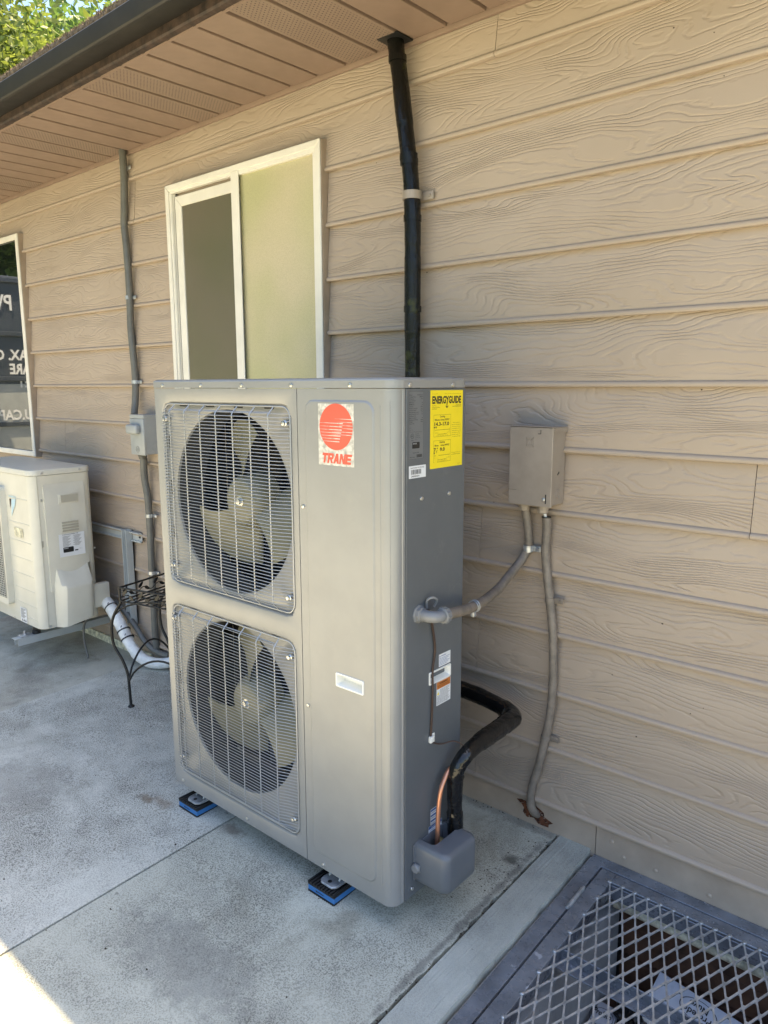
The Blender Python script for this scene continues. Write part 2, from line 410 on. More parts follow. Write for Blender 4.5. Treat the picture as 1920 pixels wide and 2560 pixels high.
def tape_mat():
    m, nt, b = newmat('glossy_black_tape')
    tc = nt.nodes.new('ShaderNodeTexCoord')
    s = nt.nodes.new('ShaderNodeSeparateXYZ'); L(nt, tc.outputs['Object'], s.inputs[0]); c = nt.nodes.new('ShaderNodeCombineXYZ')
    for i, k in enumerate((1.0, 1.0, .22)): L(nt, mathn(nt, 'MULTIPLY', s.outputs[i], k), c.inputs[i])
    n1 = noise(nt, 95, 4, .6, c.outputs[0], .8); n2 = noise(nt, 9, 3, .6)
    L(nt, mixc(nt, ramp(nt, n2, .60, .70), (.005, .005, .004), (.040, .042, .010)), b.inputs['Base Color'])  # olive patches paint in the trees reflected by the glossy tape
    L(nt, mathn(nt, 'ADD', mathn(nt, 'MULTIPLY', n2, .25), .04), b.inputs['Roughness'])
    b.inputs['Coat Weight'].default_value = .15; b.inputs['Coat Roughness'].default_value = .08; b.inputs['Specular IOR Level'].default_value = .22
    bump(nt, n1, .006, .9, b); return m
M['tape'] = tape_mat()
M['tapeb'] = simple('black_tape_wrap', (.006, .006, .006), .16, fine=.005, fscale=36)
def leaf_mat(name, a, c):
    m, nt, b = newmat(name)
    oi = nt.nodes.new('ShaderNodeTexCoord'); n = noise(nt, 2.3, 3, .6)
    gi = nt.nodes.new('ShaderNodeNewGeometry')
    f = mathn(nt, 'ADD', mathn(nt, 'MULTIPLY', n, .4), mathn(nt, 'MULTIPLY', gi.outputs['Random Per Island'], .6))
    col = mixc(nt, f, a, c); L(nt, col, b.inputs['Base Color']); b.inputs['Roughness'].default_value = .5
    tr = nt.nodes.new('ShaderNodeBsdfTranslucent'); L(nt, col, tr.inputs[0])
    mx = nt.nodes.new('ShaderNodeMixShader'); mx.inputs[0].default_value = .5
    out = nt.nodes['Material Output']; L(nt, b.outputs[0], mx.inputs[1]); L(nt, tr.outputs[0], mx.inputs[2]); L(nt, mx.outputs[0], out.inputs[0])
    return m
M['leaf'] = leaf_mat('green_leaves', (.045, .10, .025), (.16, .24, .05))
M['leaf2'] = leaf_mat('yellow_green_leaves', (.08, .13, .02), (.22, .26, .05))
M['lawn'] = simple('lawn_green', (.06, .10, .03), .95, var=.4, vscale=3)

GY = 0.0374
def tilt(bm):
    for v in bm.verts: v.co.z += GY*v.co.y
    return bm

# ------------------------------------------------------------------ ground
def grid_slab(name, x0, x1, y0, y1, top, thick, mat, nx=1, ny=1, label=None, kind='structure', rough_edge=None):
    bm = NB(); box(bm, x0, x1, y0, y1, top-thick, top); tilt(bm)
    o = obj(name, bm, mat, None, 0, kind=kind); return o
grid_slab('concrete_slab_ground', -1.185, .227, -1.6, -.0, 0, .15, M['slab'])
bm = NB()   # right pour: right edge slightly broken along the kerb
pts = [(.235, -1.6), (1.094, -1.6)]
yy = -1.6
while yy < -.02:
    pts.append((1.090+random.uniform(-.006, .004), yy)); yy += .022
pts += [(1.09, 0), (.235, 0)]
prism(bm, pts, 'z', -.15, 0); bmesh.ops.triangulate(bm, faces=[f for f in bm.faces if len(f.verts) > 4]); tilt(bm)
obj('concrete_slab_ground', bm, M['slabr'], None, 0, kind='structure')
grid_slab('concrete_slab_ground', -6.0, -1.192, -1.6, 0, -.003, .15, M['slabfar'])
grid_slab('driveway', -14, 6, -9, -1.601, -.0, .15, M['slab'])
bm = NB(); box(bm, -1.191, -1.186, -1.6, 0, -.05, -.010); box(bm, .2272, .2348, -1.6, 0, -.05, -.010); tilt(bm)
obj('joint_filler', bm, M['joint'], None, 0, kind='structure')
bm = NB()    # smooth cement kerb strip
pts = [(1.100, -1.6)]; yy = -1.6
while yy < 0: pts.append((1.203+random.uniform(-.0035, .003), yy)); yy += .03
pts += [(1.203, 0), (1.100, 0)]
pts = [pts[0]]+[(1.203, -1.6)]+pts[1:]
prism(bm, pts, 'z', -.12, .003); bmesh.ops.triangulate(bm, faces=[f for f in bm.faces if len(f.verts) > 4]); tilt(bm)
obj('kerb', bm, M['kerb'], None, 0, kind='structure')
bm = NB(); box(bm, 1.085, 1.10, -1.6, 0, -.1, -.014); tilt(bm)
obj('joint_filler', bm, M['joint'], None, 0, kind='structure')
# far terrain sheet, with an opening left for nothing: it lies below everything, outside the pit
bm = NB()
for (a, b_, c, d) in ((-400, 400, -400, -9), (-400, -14, -9, 400), (6, 400, -9, 400), (-14, 6, 6, 400)):
    quad(bm, (a, c, -.42), (b_, c, -.42), (b_, d, -.42), (a, d, -.42))
obj('ground', bm, M['lawn'], None, 0, kind='structure')
# loose dirt specks and leaf bits on the slab
bm = NB()
def speck(x, y, s, z=.0015):
    a = random.uniform(0, pi); n = 5
    P = [(x+cos(a+2*pi*k/n)*s*random.uniform(.5, 1.3), y+sin(a+2*pi*k/n)*s*random.uniform(.3, .9)) for k in range(n)]
    B = [bm.verts.new((p[0], p[1], z-.0015)) for p in P]; T = bm.verts.new((x, y, z+s*.35))
    for k in range(n): bm.faces.new((B[k], B[(k+1) % n], T))
for _ in range(70): speck(random.uniform(-1.1, 1.06), random.uniform(-1.25, -.03), random.uniform(.0015, .004))
for _ in range(30): speck(random.gauss(1.03, .025), random.gauss(-.30, .03), random.uniform(.001, .003))
for _ in range(16): speck(random.uniform(.98, 1.08), random.uniform(-.45, -.05), random.uniform(.0015, .004))
for _ in range(170): speck(random.uniform(-1.1, 1.2), -.012-abs(random.gauss(0, .014)), random.uniform(.001, .0035))
for _ in range(60): speck(1.093+random.gauss(0, .006), random.uniform(-1.1, 0), random.uniform(.001, .003))
for _ in range(40): speck(.231+random.gauss(0, .008), random.uniform(-1.3, -.3), random.uniform(.001, .0025))
for (x, y) in ((.30, -1.05), (.42, -1.13), (.56, -1.1), (.2, -.78)): speck(x, y, .005)
tilt(bm); tag(obj('leaf_litter', bm, M['debris'], None, 0), 'tiny dark leaf bits scattered over the concrete', 'debris', kind='stuff')

# ------------------------------------------------------------------ house
S = .1815; ZS = 1.3584
HX0, HX1 = -4.6, 3.6
house = thing('house', 'single storey house wall in tan woodgrain lap siding with soffit and windows', 'house', (0, 0, 0))
bm = NB(); box(bm, HX0, HX1, .0, .14, -.0, 2.60)
# the wall's plane below ground on the pit side
wall = obj('wall', bm, M['trimtan'], house, 0)
bm = NB(); box(bm, HX0, HX0+.02, .141, 5, 0, 2.55); obj('end_wall', bm, M['trimtan'], house, 0)

def board(z, x0, x1, H=S, top=False):
    """lap board, origin at its lower left corner"""
    J = random.uniform(-.0006, .0006)
    p = [(-.0035, .0022), (-.0200, .0004), (-.0240, .0022), (-.0262, .0065), (-.0258, .0110), (-.0236, .0145), (-.0205, .0162),
         (-.0180, .0172), (-.0182, .0200), (-.0190, .0225), (-.0042+J, H+.006), (-.001, H+.006)]
    bm = NB(); n = len(p)
    NS = 1
    A = [bm.verts.new((0, a, b_)) for a, b_ in p]; B = [bm.verts.new((x1-x0, a, b_)) for a, b_ in p]
    for i in range(n): bm.faces.new((A[i], B[i], B[(i+1) % n], A[(i+1) % n]))
    bm.faces.new(A[::-1]); bm.faces.new(B)
    bmesh.ops.recalc_face_normals(bm, faces=bm.faces)
    me = bpy.data.meshes.new('siding_board'); bm.to_mesh(me); bm.free(); me.materials.append(M['siding'])
    me.polygons.foreach_set('use_smooth', [True]*len(me.polygons)); me.set_sharp_from_angle(angle=R(38))
    o = link(bpy.data.objects.new('siding_board', me)); o.parent = wall; o.location = (x0, random.uniform(-.0008, .0008), z)
    return o
WR = (-.7899, .1365, 1.26, 2.1875)     # right (frosted) window outer rect
WL = (-3.60, -2.216, .9665, 2.185)     # left window outer rect
joints = {-1: [.812, -3.2], 0: [-1.075], 1: [-3.3, 2.4], 2: [-2.9, 2.2], 3: [-3.1, 2.6], 4: [2.3, -2.6], 5: [-3.1, 2.5],
          6: [1.567, -1.9], 7: [.792], 8: [-.4, 2.4], 9: [.790], 10: [-2.2, 1.9], 11: [.792, -1.9]}
for k in range(-1, 12):
    z = ZS+(4-k)*S
    # k-th line is the bottom of the board that spans z .. z+S
    xs = [HX0]+sorted(joints.get(k, []))+[HX1]
    segs = []
    for a, b_ in zip(xs, xs[1:]): segs.append((a+.0008, b_-.0008))
    H = S if k > -1 else 2.402-z-.006
    for win in (WR, WL):
        if z > win[2]-.03 and z+H < win[3]+.01:
            out = []
            for a, b_ in segs:
                if b_ <= win[0] or a >= win[1]: out.append((a, b_))
                else:
                    if a < win[0]: out.append((a, win[0]-.004))
                    if b_ > win[1]: out.append((win[1]+.004, b_))
            segs = out
            if False:       # strip of the same board above the window head
                bm = NB(); box(bm, 0, win[1]-win[0]+.008, -.0135, 0, 0, z+H-win[3]-.006)
                o = obj('siding_board', bm, M['siding'], None, 0); o.parent = wall; o.location = (win[0]-.004, 0, win[3]+.006)
                o.data.transform(Matrix.Translation((0, 0, .03))); o.location.z -= .03
    for a, b_ in segs: board(z, a, b_, H)
# foundation flashing under the siding
bm = NB(); box(bm, HX0, 1.214, -.010, -.001, -.02, .088); obj('flashing', bm, M['flash'], wall, 0)
bm = NB(); box(bm, 1.217, HX1, -.012, -.001, -.01, .088); obj('flashing', bm, M['flash'], wall, 0)
bm = NB(); box(bm, -2.1, -1.15, -.022, -.011, -.02, .035, .002); obj('sun_streak_strip', bm, M['cream'], wall, 0)  # cream strip stands in for a streak of sunlight at the wall base
# rivets on the flashing over the grate
rv = NB(); lathe(rv, [(.0062, 0), (.0062, -.001), (.0045, -.0028), (.0015, -.0035)], axis='y', n=12)
rivet = obj('rivet', rv, M['flash'], wall)
for i, (x, z) in enumerate(((1.265, .055), (1.302, .020), (1.395, .022), (1.54, .016), (1.70, .018))):
    if i == 0: rivet.location = (x, -.012, z)
    else: inst(rivet, wall, (x, -.012, z))
# rotten hole in the flashing
bm = NB()
rp = []
for k in range(18):
    a = 2*pi*k/18; rr = 1+random.uniform(-.3, .25)
    rp.append((1.006+cos(a)*.050*rr-(.004 if sin(a) > 0 else -.01), .043+sin(a)*.029*rr-.012*cos(a)))
prism(bm, rp, 'y', -.0112, -.008); bmesh.ops.triangulate(bm, faces=bm.faces); obj('rotten_patch', bm, M['rust'], wall, 0)
bm = NB()
for _ in range(26):
    a = random.uniform(0, 2*pi); x = 1.008+cos(a)*.047; z = .040+sin(a)*.024-.012*cos(a)
    s = random.uniform(.003, .008)
    poly(bm, [(x+random.uniform(-s, s), -.0125-random.uniform(0, .005), z+random.uniform(-s, s)) for _ in range(3)])
for f in list(bm.faces):
    r = bmesh.ops.extrude_face_region(bm, geom=[f])
    bmesh.ops.translate(bm, verts=[v for v in r['geom'] if isinstance(v, bmesh.types.BMVert)], vec=(0, .0012, 0))
obj('peeling_paint_flakes', bm, M['flash'], wall, 0, kind='stuff')

bm = NB()
rs = random.Random(4)
for _ in range(75):
    x = rs.uniform(-2.1, 1.7); z = rs.uniform(.12, 2.3); q_ = rs.uniform(.0008, .0022)
    if WR[0]-.05 < x < WR[1]+.05 and z > 1.2: continue
    t_ = ((z-ZS+4*S) % S)/S; yb_ = -.019+.0148*t_-.0008; a = rs.uniform(0, pi)
    c_ = [bm.verts.new((x+cos(a+2*pi*k/6)*q_*rs.uniform(.6, 1.8), yb_, z+sin(a+2*pi*k/6)*q_)) for k in range(6)]
    tp = bm.verts.new((x, yb_-.0012, z))
    for k in range(6): bm.faces.new((c_[k], c_[(k+1) % 6], tp))
obj('paint_speck', bm, M['debris'], wall, 0, kind='stuff')
# soffit panels
sof = NB(); box(sof, HX0, HX1, -.545, .0, 2.416, 2.427); sof = obj('soffit', sof, M['dark'], house, 0)
P0 = -.289; PW = .1345
def sof_mesh(mat):
    bm = NB(); p = [(-.0612, 0), (.0612, 0), (.0612, .016), (.0585, .016), (.0560, .0035), (-.0560, .0035), (-.0585, .016), (-.0612, .016)]
    p = [(-.0608, .002), (-.0600, 0), (.0580, 0), (.0590, .002), (.0590, .018), (-.0608, .018)]
    prism(bm, p, 'y', -.515, -.022)
    me = bpy.data.meshes.new('soffit_panel'); bm.to_mesh(me); bm.free(); me.materials.append(mat); return me
mp, mv = sof_mesh(M['soffit']), sof_mesh(M['soffitv'])
n0 = int((HX0-P0)/PW)
for n in range(n0, int((HX1-P0)/PW)):
    o = link(bpy.data.objects.new('soffit_panel', mv if n % 6 in (4, 5) else mp)); o.parent = sof
    o.location = (P0+PW*(n+.5), 0, 2.392+random.uniform(-.0006, .0006)); o.rotation_euler = (R(1.1), 0, 0)
bm = NB(); box(bm, HX0, HX1, -.020, -.006, 2.378, 2.408, .003); obj('soffit_channel', bm, M['soffit'], sof)
# fascia, gutter, shingles
bm = NB(); prism(bm, [(-.508, 2.383), (-.532, 2.386), (-.535, 2.392), (-.535, 2.55), (-.508, 2.55)], 'x', HX0, HX1); obj('fascia_board', bm, M['fascia'], house, 0)
bm = NB(); box(bm, HX0, HX1, -.513, -.507, 2.380, 2.3925); obj('fascia_trim', bm, M['soffit'], house, 0)
bm = NB()
gp = [(-.537, 2.414), (-.604, 2.409), (-.610, 2.411), (-.614, 2.416), (-.619, 2.436), (-.622, 2.461), (-.618, 2.466), (-.616, 2.460), (-.611, 2.425), (-.598, 2.414), (-.543, 2.42), (-.543, 2.47), (-.537, 2.47)]
prism(bm, gp, 'x', HX0, HX1, cap=False); obj('gutter', bm, M['gutter'], house, 14)
bm = NB()
ROOFS = .22
prism(bm, [(-.598, 2.474), (-.602, 2.486), (-.600, 2.498), (5.2, 2.498+5.8*ROOFS), (5.2, 2.46+5.8*ROOFS)], 'x', HX0-.3, HX1)
roof = obj('roof', bm, M['shingle'], house, 0)
bm = NB()     # ragged moss tufts along the eave edge
for i in range(5200):
    x = random.uniform(-1.6, 1.0); y = -.602+abs(random.gauss(0, .012)); z = 2.484+random.random()*.016+(y+.6)*ROOFS
    a = random.uniform(0, pi); s = random.uniform(.0015, .0035); h = random.uniform(.004, .010)
    poly(bm, [(x-cos(a)*s, y-sin(a)*s, z), (x+cos(a)*s, y+sin(a)*s, z), (x+random.uniform(-.003, .003), y-random.uniform(0, .005), z+h)])
obj('moss', bm, M['shingle'], roof, 0, kind='stuff')

# ---- right window: white vinyl slider with frosted panes
def win_frame(rect, t, y0, y1, mat, parent, name, bev=.003):
    x0, x1, z0, z1 = rect; bm = NB()
    for q in (((x0, z0), (x0+t, z0+t), (x0+t, z1-t), (x0, z1)), ((x1, z0), (x1-t, z0+t), (x1-t, z1-t), (x1, z1)),
              ((x0, z0), (x1, z0), (x1-t, z0+t), (x0+t, z0+t)), ((x0, z1), (x1, z1), (x1-t, z1-t), (x0+t, z1-t))):
        g = NB(); prism(g, q, 'y', y0, y1); bmesh.ops.bevel(g, geom=g.edges[:], offset=bev, segments=1, affect='EDGES')
        me = bpy.data.meshes.new('t'); g.to_mesh(me); g.free(); bm.from_mesh(me); bpy.data.meshes.remove(me)
    return obj(name, bm, mat, parent, 0)
wr = thing('window', 'white sliding window with two frosted panes above the tall unit', None); wr.parent = house
x0, x1, z0, z1 = WR
win_frame((x0-.002, x1+.002, z0-.002, z1+.002), .02, -.0385, .0, M['trimtan'], wr, 'casing', .001)
win_frame(WR, .024, -.046, -.0390, M['vinyl'], wr, 'frame', .002)
win_frame((x0+.020, x1-.020, z0+.02, z1-.020), .014, -.040, -.020, M['vinyl'], wr, 'inner_frame', .002)
# fixed right sash
xm = -.312
win_frame((xm-.0300, x1-.020, z0+.024, z1-.020), .019, -.0425, -.022, M['vinyl'], wr, 'sash', .002)
bm = NB(); box(bm, xm-.034, xm+.012, -.0475, -.0430, z0+.026, z1-.024, .002); obj('meeting_rail', bm, M['vinyl'], wr, 0)
bm = NB(); box(bm, xm+.00, x1-.035, -.0300, -.0270, z0+.04, z1-.036); obj('pane', bm, M['frost'], wr, 0, label='right frosted pane, tinted for the yellow-green light it catches')
# left sliding sash set back
win_frame((x0+.052, xm-.01, z0+.034, z1-.048), .042, -.0330, -.018, M['vinyl'], wr, 'sash', .002)
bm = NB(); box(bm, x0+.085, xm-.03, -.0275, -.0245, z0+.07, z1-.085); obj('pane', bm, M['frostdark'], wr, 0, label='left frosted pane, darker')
bm = NB(); box(bm, x0+.036, x0+.053, -.0262, -.0235, z0+.03, z1-.036); obj('track', bm, M['dark'], wr, 0)
bm = NB(); box(bm, x0+.040, x0+.051, -.024, -.012, 1.88, 1.915, .002); obj('latch', bm, M['rubber'], wr, 0)
bm = NB()
for q in range(3): box(bm, x0+.034+q*.006, x0+.0365+q*.006, -.036+q*.004, -.017, z0+.03, z1-.036)
obj('track_rib', bm, M['vinyl'], wr, 0)
# ---- left window: clear reflecting glass
wl = thing('window', 'clear glass window at the left edge reflecting white lettering', None); wl.parent = house
x0, x1, z0, z1 = WL
win_frame((x0-.002, x1+.002, z0-.002, z1+.002), .02, -.0385, .0, M['trimtan'], wl, 'casing', .001)
win_frame(WL, .030, -.046, -.0390, M['vinyl'], wl, 'frame', .002)
bm = NB(); box(bm, x0+.025, x1-.025, -.034, -.030, z0+.025, z1-.025); obj('pane', bm, M['winglass'], wl, 0)

# ------------------------------------------------------------------ heat pump
W, D, GAP, ZB = .9642, .2818, .3581, .0502
HT = 1.333; ZT = ZB+HT; CAP = .0235; YF = -(GAP+D); YB = -GAP; ZC = ZT-CAP
hp = thing('heat_pump', 'tall taupe-grey two-fan outdoor heat pump with red logo sticker, standing by the wall', 'heat pump', (W/2, (YF+YB)/2, ZB))
def rect_ray(cx, cz, x0, x1, z0, z1, a):
    c, s = cos(a), sin(a); t = 1e9
    if c > 1e-9: t = min(t, (x1-cx)/c)
    if c < -1e-9: t = min(t, (x0-cx)/c)
    if s > 1e-9: t = min(t, (z1-cz)/s)
    if s < -1e-9: t = min(t, (z0-cz)/s)
    return (cx+c*t, cz+s*t)
def rr_ray(cx, cz, x0, x1, z0, z1, r, a):
    lo, hi = 0, 2.
    def inside(p):
        dx = max(abs(p[0]-(x0+x1)/2)-((x1-x0)/2-r), 0); dz = max(abs(p[1]-(z0+z1)/2)-((z1-z0)/2-r), 0)
        return dx*dx+dz*dz <= r*r
    for _ in range(40):
        m = (lo+hi)/2
        if inside((cx+cos(a)*m, cz+sin(a)*m)): lo = m
        else: hi = m
    return (cx+cos(a)*lo, cz+sin(a)*lo)
NA = 96
def fan_section(bm, cell, rec, circ, cr):
    cx, cz = circ
    corners = [math.atan2(z-cz, x-cx) for x in cell[:2] for z in cell[2:]]
    ang = [2*pi*k/NA-pi for k in range(NA)]
    for c in corners:
        k = min(range(NA), key=lambda q: abs((ang[q]-c+pi) % (2*pi)-pi)); ang[k] = c
    def ring(f, y): return [bm.verts.new((f(a)[0], y, f(a)[1])) for a in ang]
    RR = lambda e, r: (lambda a: rr_ray(cx, cz, rec[0]+e, rec[1]-e, rec[2]+e, rec[3]-e, r, a))
    CI = lambda r: (lambda a: (cx+cos(a)*r, cz+sin(a)*r))
    rings = [ring(lambda a: rect_ray(cx, cz, *cell, a), YF), ring(RR(0, .034), YF), ring(RR(.003, .032), YF+.0015), ring(RR(.0055, .030), YF+.006),
             ring(RR(.009, .028), YF+.013), ring(RR(.013, .026), YF+.016),
             ring(CI(cr+.004), YF+.016), ring(CI(cr-.001), YF+.0185), ring(CI(cr-.003), YF+.025)]
    for A, B in zip(rings, rings[1:]):
        for k in range(NA):
            bm.faces.new((A[k], A[(k+1) % NA], B[(k+1) % NA], B[k]))
XS = .6435; ZM = .7175
bm = NB()
FANS = [((.336, 1.034), .267, (.034, .624, .7475, 1.322), (0, XS, ZM, ZC-.0015)), ((.330, .405), .266, (.028, .621, .094, .688), (0, XS, ZB, ZM))]
for c, r, rec, cell in FANS: fan_section(bm, cell, rec, c, r)
bmesh.ops.remove_doubles(bm, verts=bm.verts, dist=.00005)
# returns at left edge / bottom
quad(bm, (0, YF, ZB), (0, YF, ZC-.0015), (0, YF+.02, ZC-.0015), (0, YF+.02, ZB)); quad(bm, (0, YF, ZB), (0, YF+.03, ZB), (XS, YF+.03, ZB), (XS, YF, ZB))
quad(bm, (XS, YF, ZB), (XS, YF+.012, ZB), (XS, YF+.012, ZC-.0015), (XS, YF, ZC-.0015))
bmesh.ops.recalc_face_normals(bm, faces=bm.faces)
fp = obj('fan_panel', bm, M['front'], hp, 35)
# tunnel, coil and motor behind each fan opening
slots = NB()
for (cx, cz), r, rec, cell in FANS:
    bm = NB(); lathe(bm, [(r-.003, YF+.025), (r-.008, YF+.06), (r-.010, YF+.115)], (cx, 0, cz), 'y', 64)
    for f in [f for f in bm.faces if len(f.verts) > 4]: bm.faces.remove(f)
    obj('fan_shroud', bm, M['inner'], hp)
    for x in (.13, .26, .39, .52): box(slots, x-.018, x+.018, YF+.0135, YF+.0162, rec[3]-.017, rec[3]-.0125)
    for z in (cz-.19, cz-.05, cz+.09): box(slots, rec[1]-.0150, rec[1]-.0112, YF+.0135, YF+.0162, z-.022, z+.022)
    for z in (cz-.12, cz+.02, cz+.16): box(slots, rec[0]+.0112, rec[0]+.0150, YF+.0135, YF+.0162, z-.022, z+.022)
obj('vent_slot', slots, M['black'], hp, 0, kind='stuff')
bm = NB(); box(bm, .02, .945, YB-.035, YB-.020, ZB+.03, ZC-.01); box(bm, .013, .020, YF+.03, YB-.036, ZB+.03, ZC-.01); box(bm, XS+.02, XS+.024, YF+.03, YB-.036, ZB+.03, ZC-.01); box(bm, .021, .94, YF+.03, YB-.036, ZC-.014, ZC-.010); obj('coil', bm, M['coil'], hp, 0)
for (cx, cz), r, rec, cell in FANS:
    bm = NB()
    for sx in (-.055, .055): box(bm, cx+sx-.014, cx+sx+.014, YF+.195, YF+.207, cz-.29, cz+.29, .002)
    lathe(bm, [(.02, YF+.10), (.052, YF+.105), (.055, YF+.12), (.055, YF+.19), (.03, YF+.195)], (cx, 0, cz), 'y', 28)
    for sx in (-.055, .055): box(bm, cx+sx-.01, cx+sx+.01, YF+.15, YF+.196, cz-.02, cz+.02, .002)
    box(bm, cx+.13, cx+.21, YF+.17, YF+.175, cz+.02, cz+.08, .002)
    obj('fan_motor', bm, M['inner'], hp)
    # fan: hub and three wide blades
    bm = NB(); lathe(bm, [(.001, YF+.050), (.058, YF+.050), (.065, YF+.054), (.078, YF+.075), (.086, YF+.10), (.088, YF+.135)], (cx, 0, cz), 'y', 40)
    fan = obj('fan', bm, M['fan'], hp)
    for b0 in (112, 234, 352):
        bm = NB(); ny, nr = 12, 10; g = []
        for i in range(nr+1):
            t = i/nr; rad = .066+(r-.030-.066)*t
            a0 = R(b0+28-1*t); a1 = R(b0-28-16*t)
            row = []
            for j in range(ny+1):
                s = j/ny; a = a0+(a1-a0)*s
                ed = 1-.10*(2*s-1)**2*t
                depth = YF+.140-.082*s+.016*t*(1-s)-.02*sin(pi*s)*.6
                row.append(bm.verts.new((cx+cos(a)*rad*ed, depth, cz+sin(a)*rad*ed)))
            g.append(row)
        for i in range(nr):
            for j in range(ny): bm.faces.new((g[i][j], g[i+1][j], g[i+1][j+1], g[i][j+1]))
        r_ = bmesh.ops.extrude_face_region(bm, geom=bm.faces[:])
        bmesh.ops.translate(bm, verts=[v for v in r_['geom'] if isinstance(v, bmesh.types.BMVert)], vec=(0, .003, 0))
        bmesh.ops.recalc_face_normals(bm, faces=bm.faces)
        obj('blade', bm, M['fan'], fan, 60)
    bm = NB(); lathe(bm, [(.015, YF+.052), (.015, YF+.050), (.009, YF+.0495), (.009, YF+.041), (.005, YF+.040)], (cx, 0, cz), 'y', 12)
    obj('hub_nut', bm, M['screw'], fan)
# wire guards
for (cx, cz), r, rec, cell in FANS:
    bm = NB(); x0, x1, z0, z1 = rec[0]+.010, rec[1]-.010, rec[2]+.012, rec[3]-.010
    FR = rrect(x0, x1, z0, z1, .030, 6); yo = YF+.004; yb = YF-.018
    tube(bm, [(a, yo, b_) for a, b_ in FR], .0026, 8, closed=True)
    nw = int((z1-z0-.03)/.0094)
    for k in range(nw+1):
        z = z0+.014+(z1-z0-.032)*k/nw
        ins = 0
        e = min(z-z0, z1-z)
        if e < .03: ins = .03-math.sqrt(max(0, .03**2-(.03-e)**2))
        dn = 1 if e > .025 else max(0.15, e/.025)
        yy = yo+(yb-yo)*dn
        tube(bm, [(x0+ins, yo-.002, z), (x0+.020+ins*.5, yy, z), (x1-.062, yy, z), (x1-.034, yy*.45+yo*.55, z-.001), (x1-ins, yo-.002, z)], .00112, 5)
    for k in range(7):
        x = x0+.055+k*(x1-x0-.12)/6.0
        P = smooth_path([(x, yo, z1), (x, yo-.004, z1-.006), (x, yb+.0022, z1-.022), (x, yb+.0022, z1-.035)], 3)+[(x, yb+.0022, z0+.035), (x, yb+.004, z0+.02), (x, yo, z0+.001)]
        tube(bm, P, .0019, 6)
    for zz in (z1-.016, ): tube(bm, [(x0+.04, yo-.008, zz), (x1-.075, yo-.008, zz)], .0019, 6)
    g = obj('fan_guard', bm, M['wire'], hp, 60)
    for (sx, sz) in ((x0+.008, z1-.045), (x1-.017, z1-.042), (x0+.012, z0+.05), (x1-.017, z0+.045)):
        b2 = NB(); lathe(b2, [(.0085, YF+.012), (.0085, YF-.001), (.006, YF-.003), (.006, YF-.008), (.003, YF-.009)], (sx, 0, sz), 'y', 12)
        obj('guard_clip', b2, M['screw'], g)
# right service panel with rounded front corner
bm = NB(); CR = .030
prof = [(XS+.0015, YF+.012), (XS+.0015, YF+.001), (XS+.0025, YF), (.916, YF), (W-.034, YF)]
prof += [(W-.034+.030*sin(a), YF+.030-.030*cos(a)) for a in [R(q) for q in (12, 25, 38, 45, 52, 65, 78)]]
prof += [(W-.0035, YF+.030), (W-.0035, YF+.034), (W-.0018, YF+.036), (W-.0018, YF+.043), (W-.006, YF+.0435)]
A = [bm.verts.new((a, b_, ZB)) for a, b_ in prof]; B = [bm.verts.new((a, b_, ZC-.0015)) for a, b_ in prof]
for i in range(len(prof)-1):
    if i == 2:
        x0_, x1_ = prof[2][0], prof[3][0]; zt_ = ZC-.0015
        for q in ((x0_, .690, ZB, zt_), (.890, x1_, ZB, zt_), (.690, .890, ZB, .12), (.690, .890, 1.31, zt_)): quad(bm, (q[0], YF, q[2]), (q[1], YF, q[2]), (q[1], YF, q[3]), (q[0], YF, q[3]))
        continue
    bm.faces.new((A[i], A[i+1], B[i+1], B[i]))
bmesh.ops.recalc_face_normals(bm, faces=bm.faces)
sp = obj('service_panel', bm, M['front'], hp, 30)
bm = NB()   # embossed rounded field
loops = []
for e, y, r in ((0, YF-.0001, .030), (.0025, YF-.0024, .028), (.0040, YF-.0033, .0265), (.0065, YF-.0034, .025)):
    loops.append([bm.verts.new((a, y, b_)) for a, b_ in rrect(.674+e, .906-e, .094+e, 1.331-e, r, 8)])
n = len(loops[0])
for P, Q in zip(loops, loops[1:]):
    for k in range(n): bm.faces.new((P[k], P[(k+1) % n], Q[(k+1) % n], Q[k]))
def fill_hole(bm, outer, hole_pts, P):
    hv = [bm.verts.new(P(a, b_)) for a, b_ in hole_pts]
    ed = [bm.edges.get((outer[i], outer[(i+1) % len(outer)])) or bm.edges.new((outer[i], outer[(i+1) % len(outer)])) for i in range(len(outer))]
    ed += [bm.edges.new((hv[i], hv[(i+1) % len(hv)])) for i in range(len(hv))]
    bmesh.ops.triangle_fill(bm, edges=ed, use_beauty=True)
fill_hole(bm, loops[-1], rrect(.776, .867, .607, .639, .003, 3), lambda a, b_: (a, YF-.0034, b_))
bmesh.ops.recalc_face_normals(bm, faces=bm.faces)
obj('raised_field', bm, M['front'], sp, 20)
bm = NB()
for x in (.9235, ): tube(bm, [(x, YF+.0007, .10), (x, YF+.0007, 1.32)], .0019, 8)
tube(bm, [(W-.0165, YF+.0062, .09), (W-.0165, YF+.0062, 1.33)], .0016, 8)
obj('corner_bead', bm, M['front'], sp, 60)
YF3 = YF-.0034
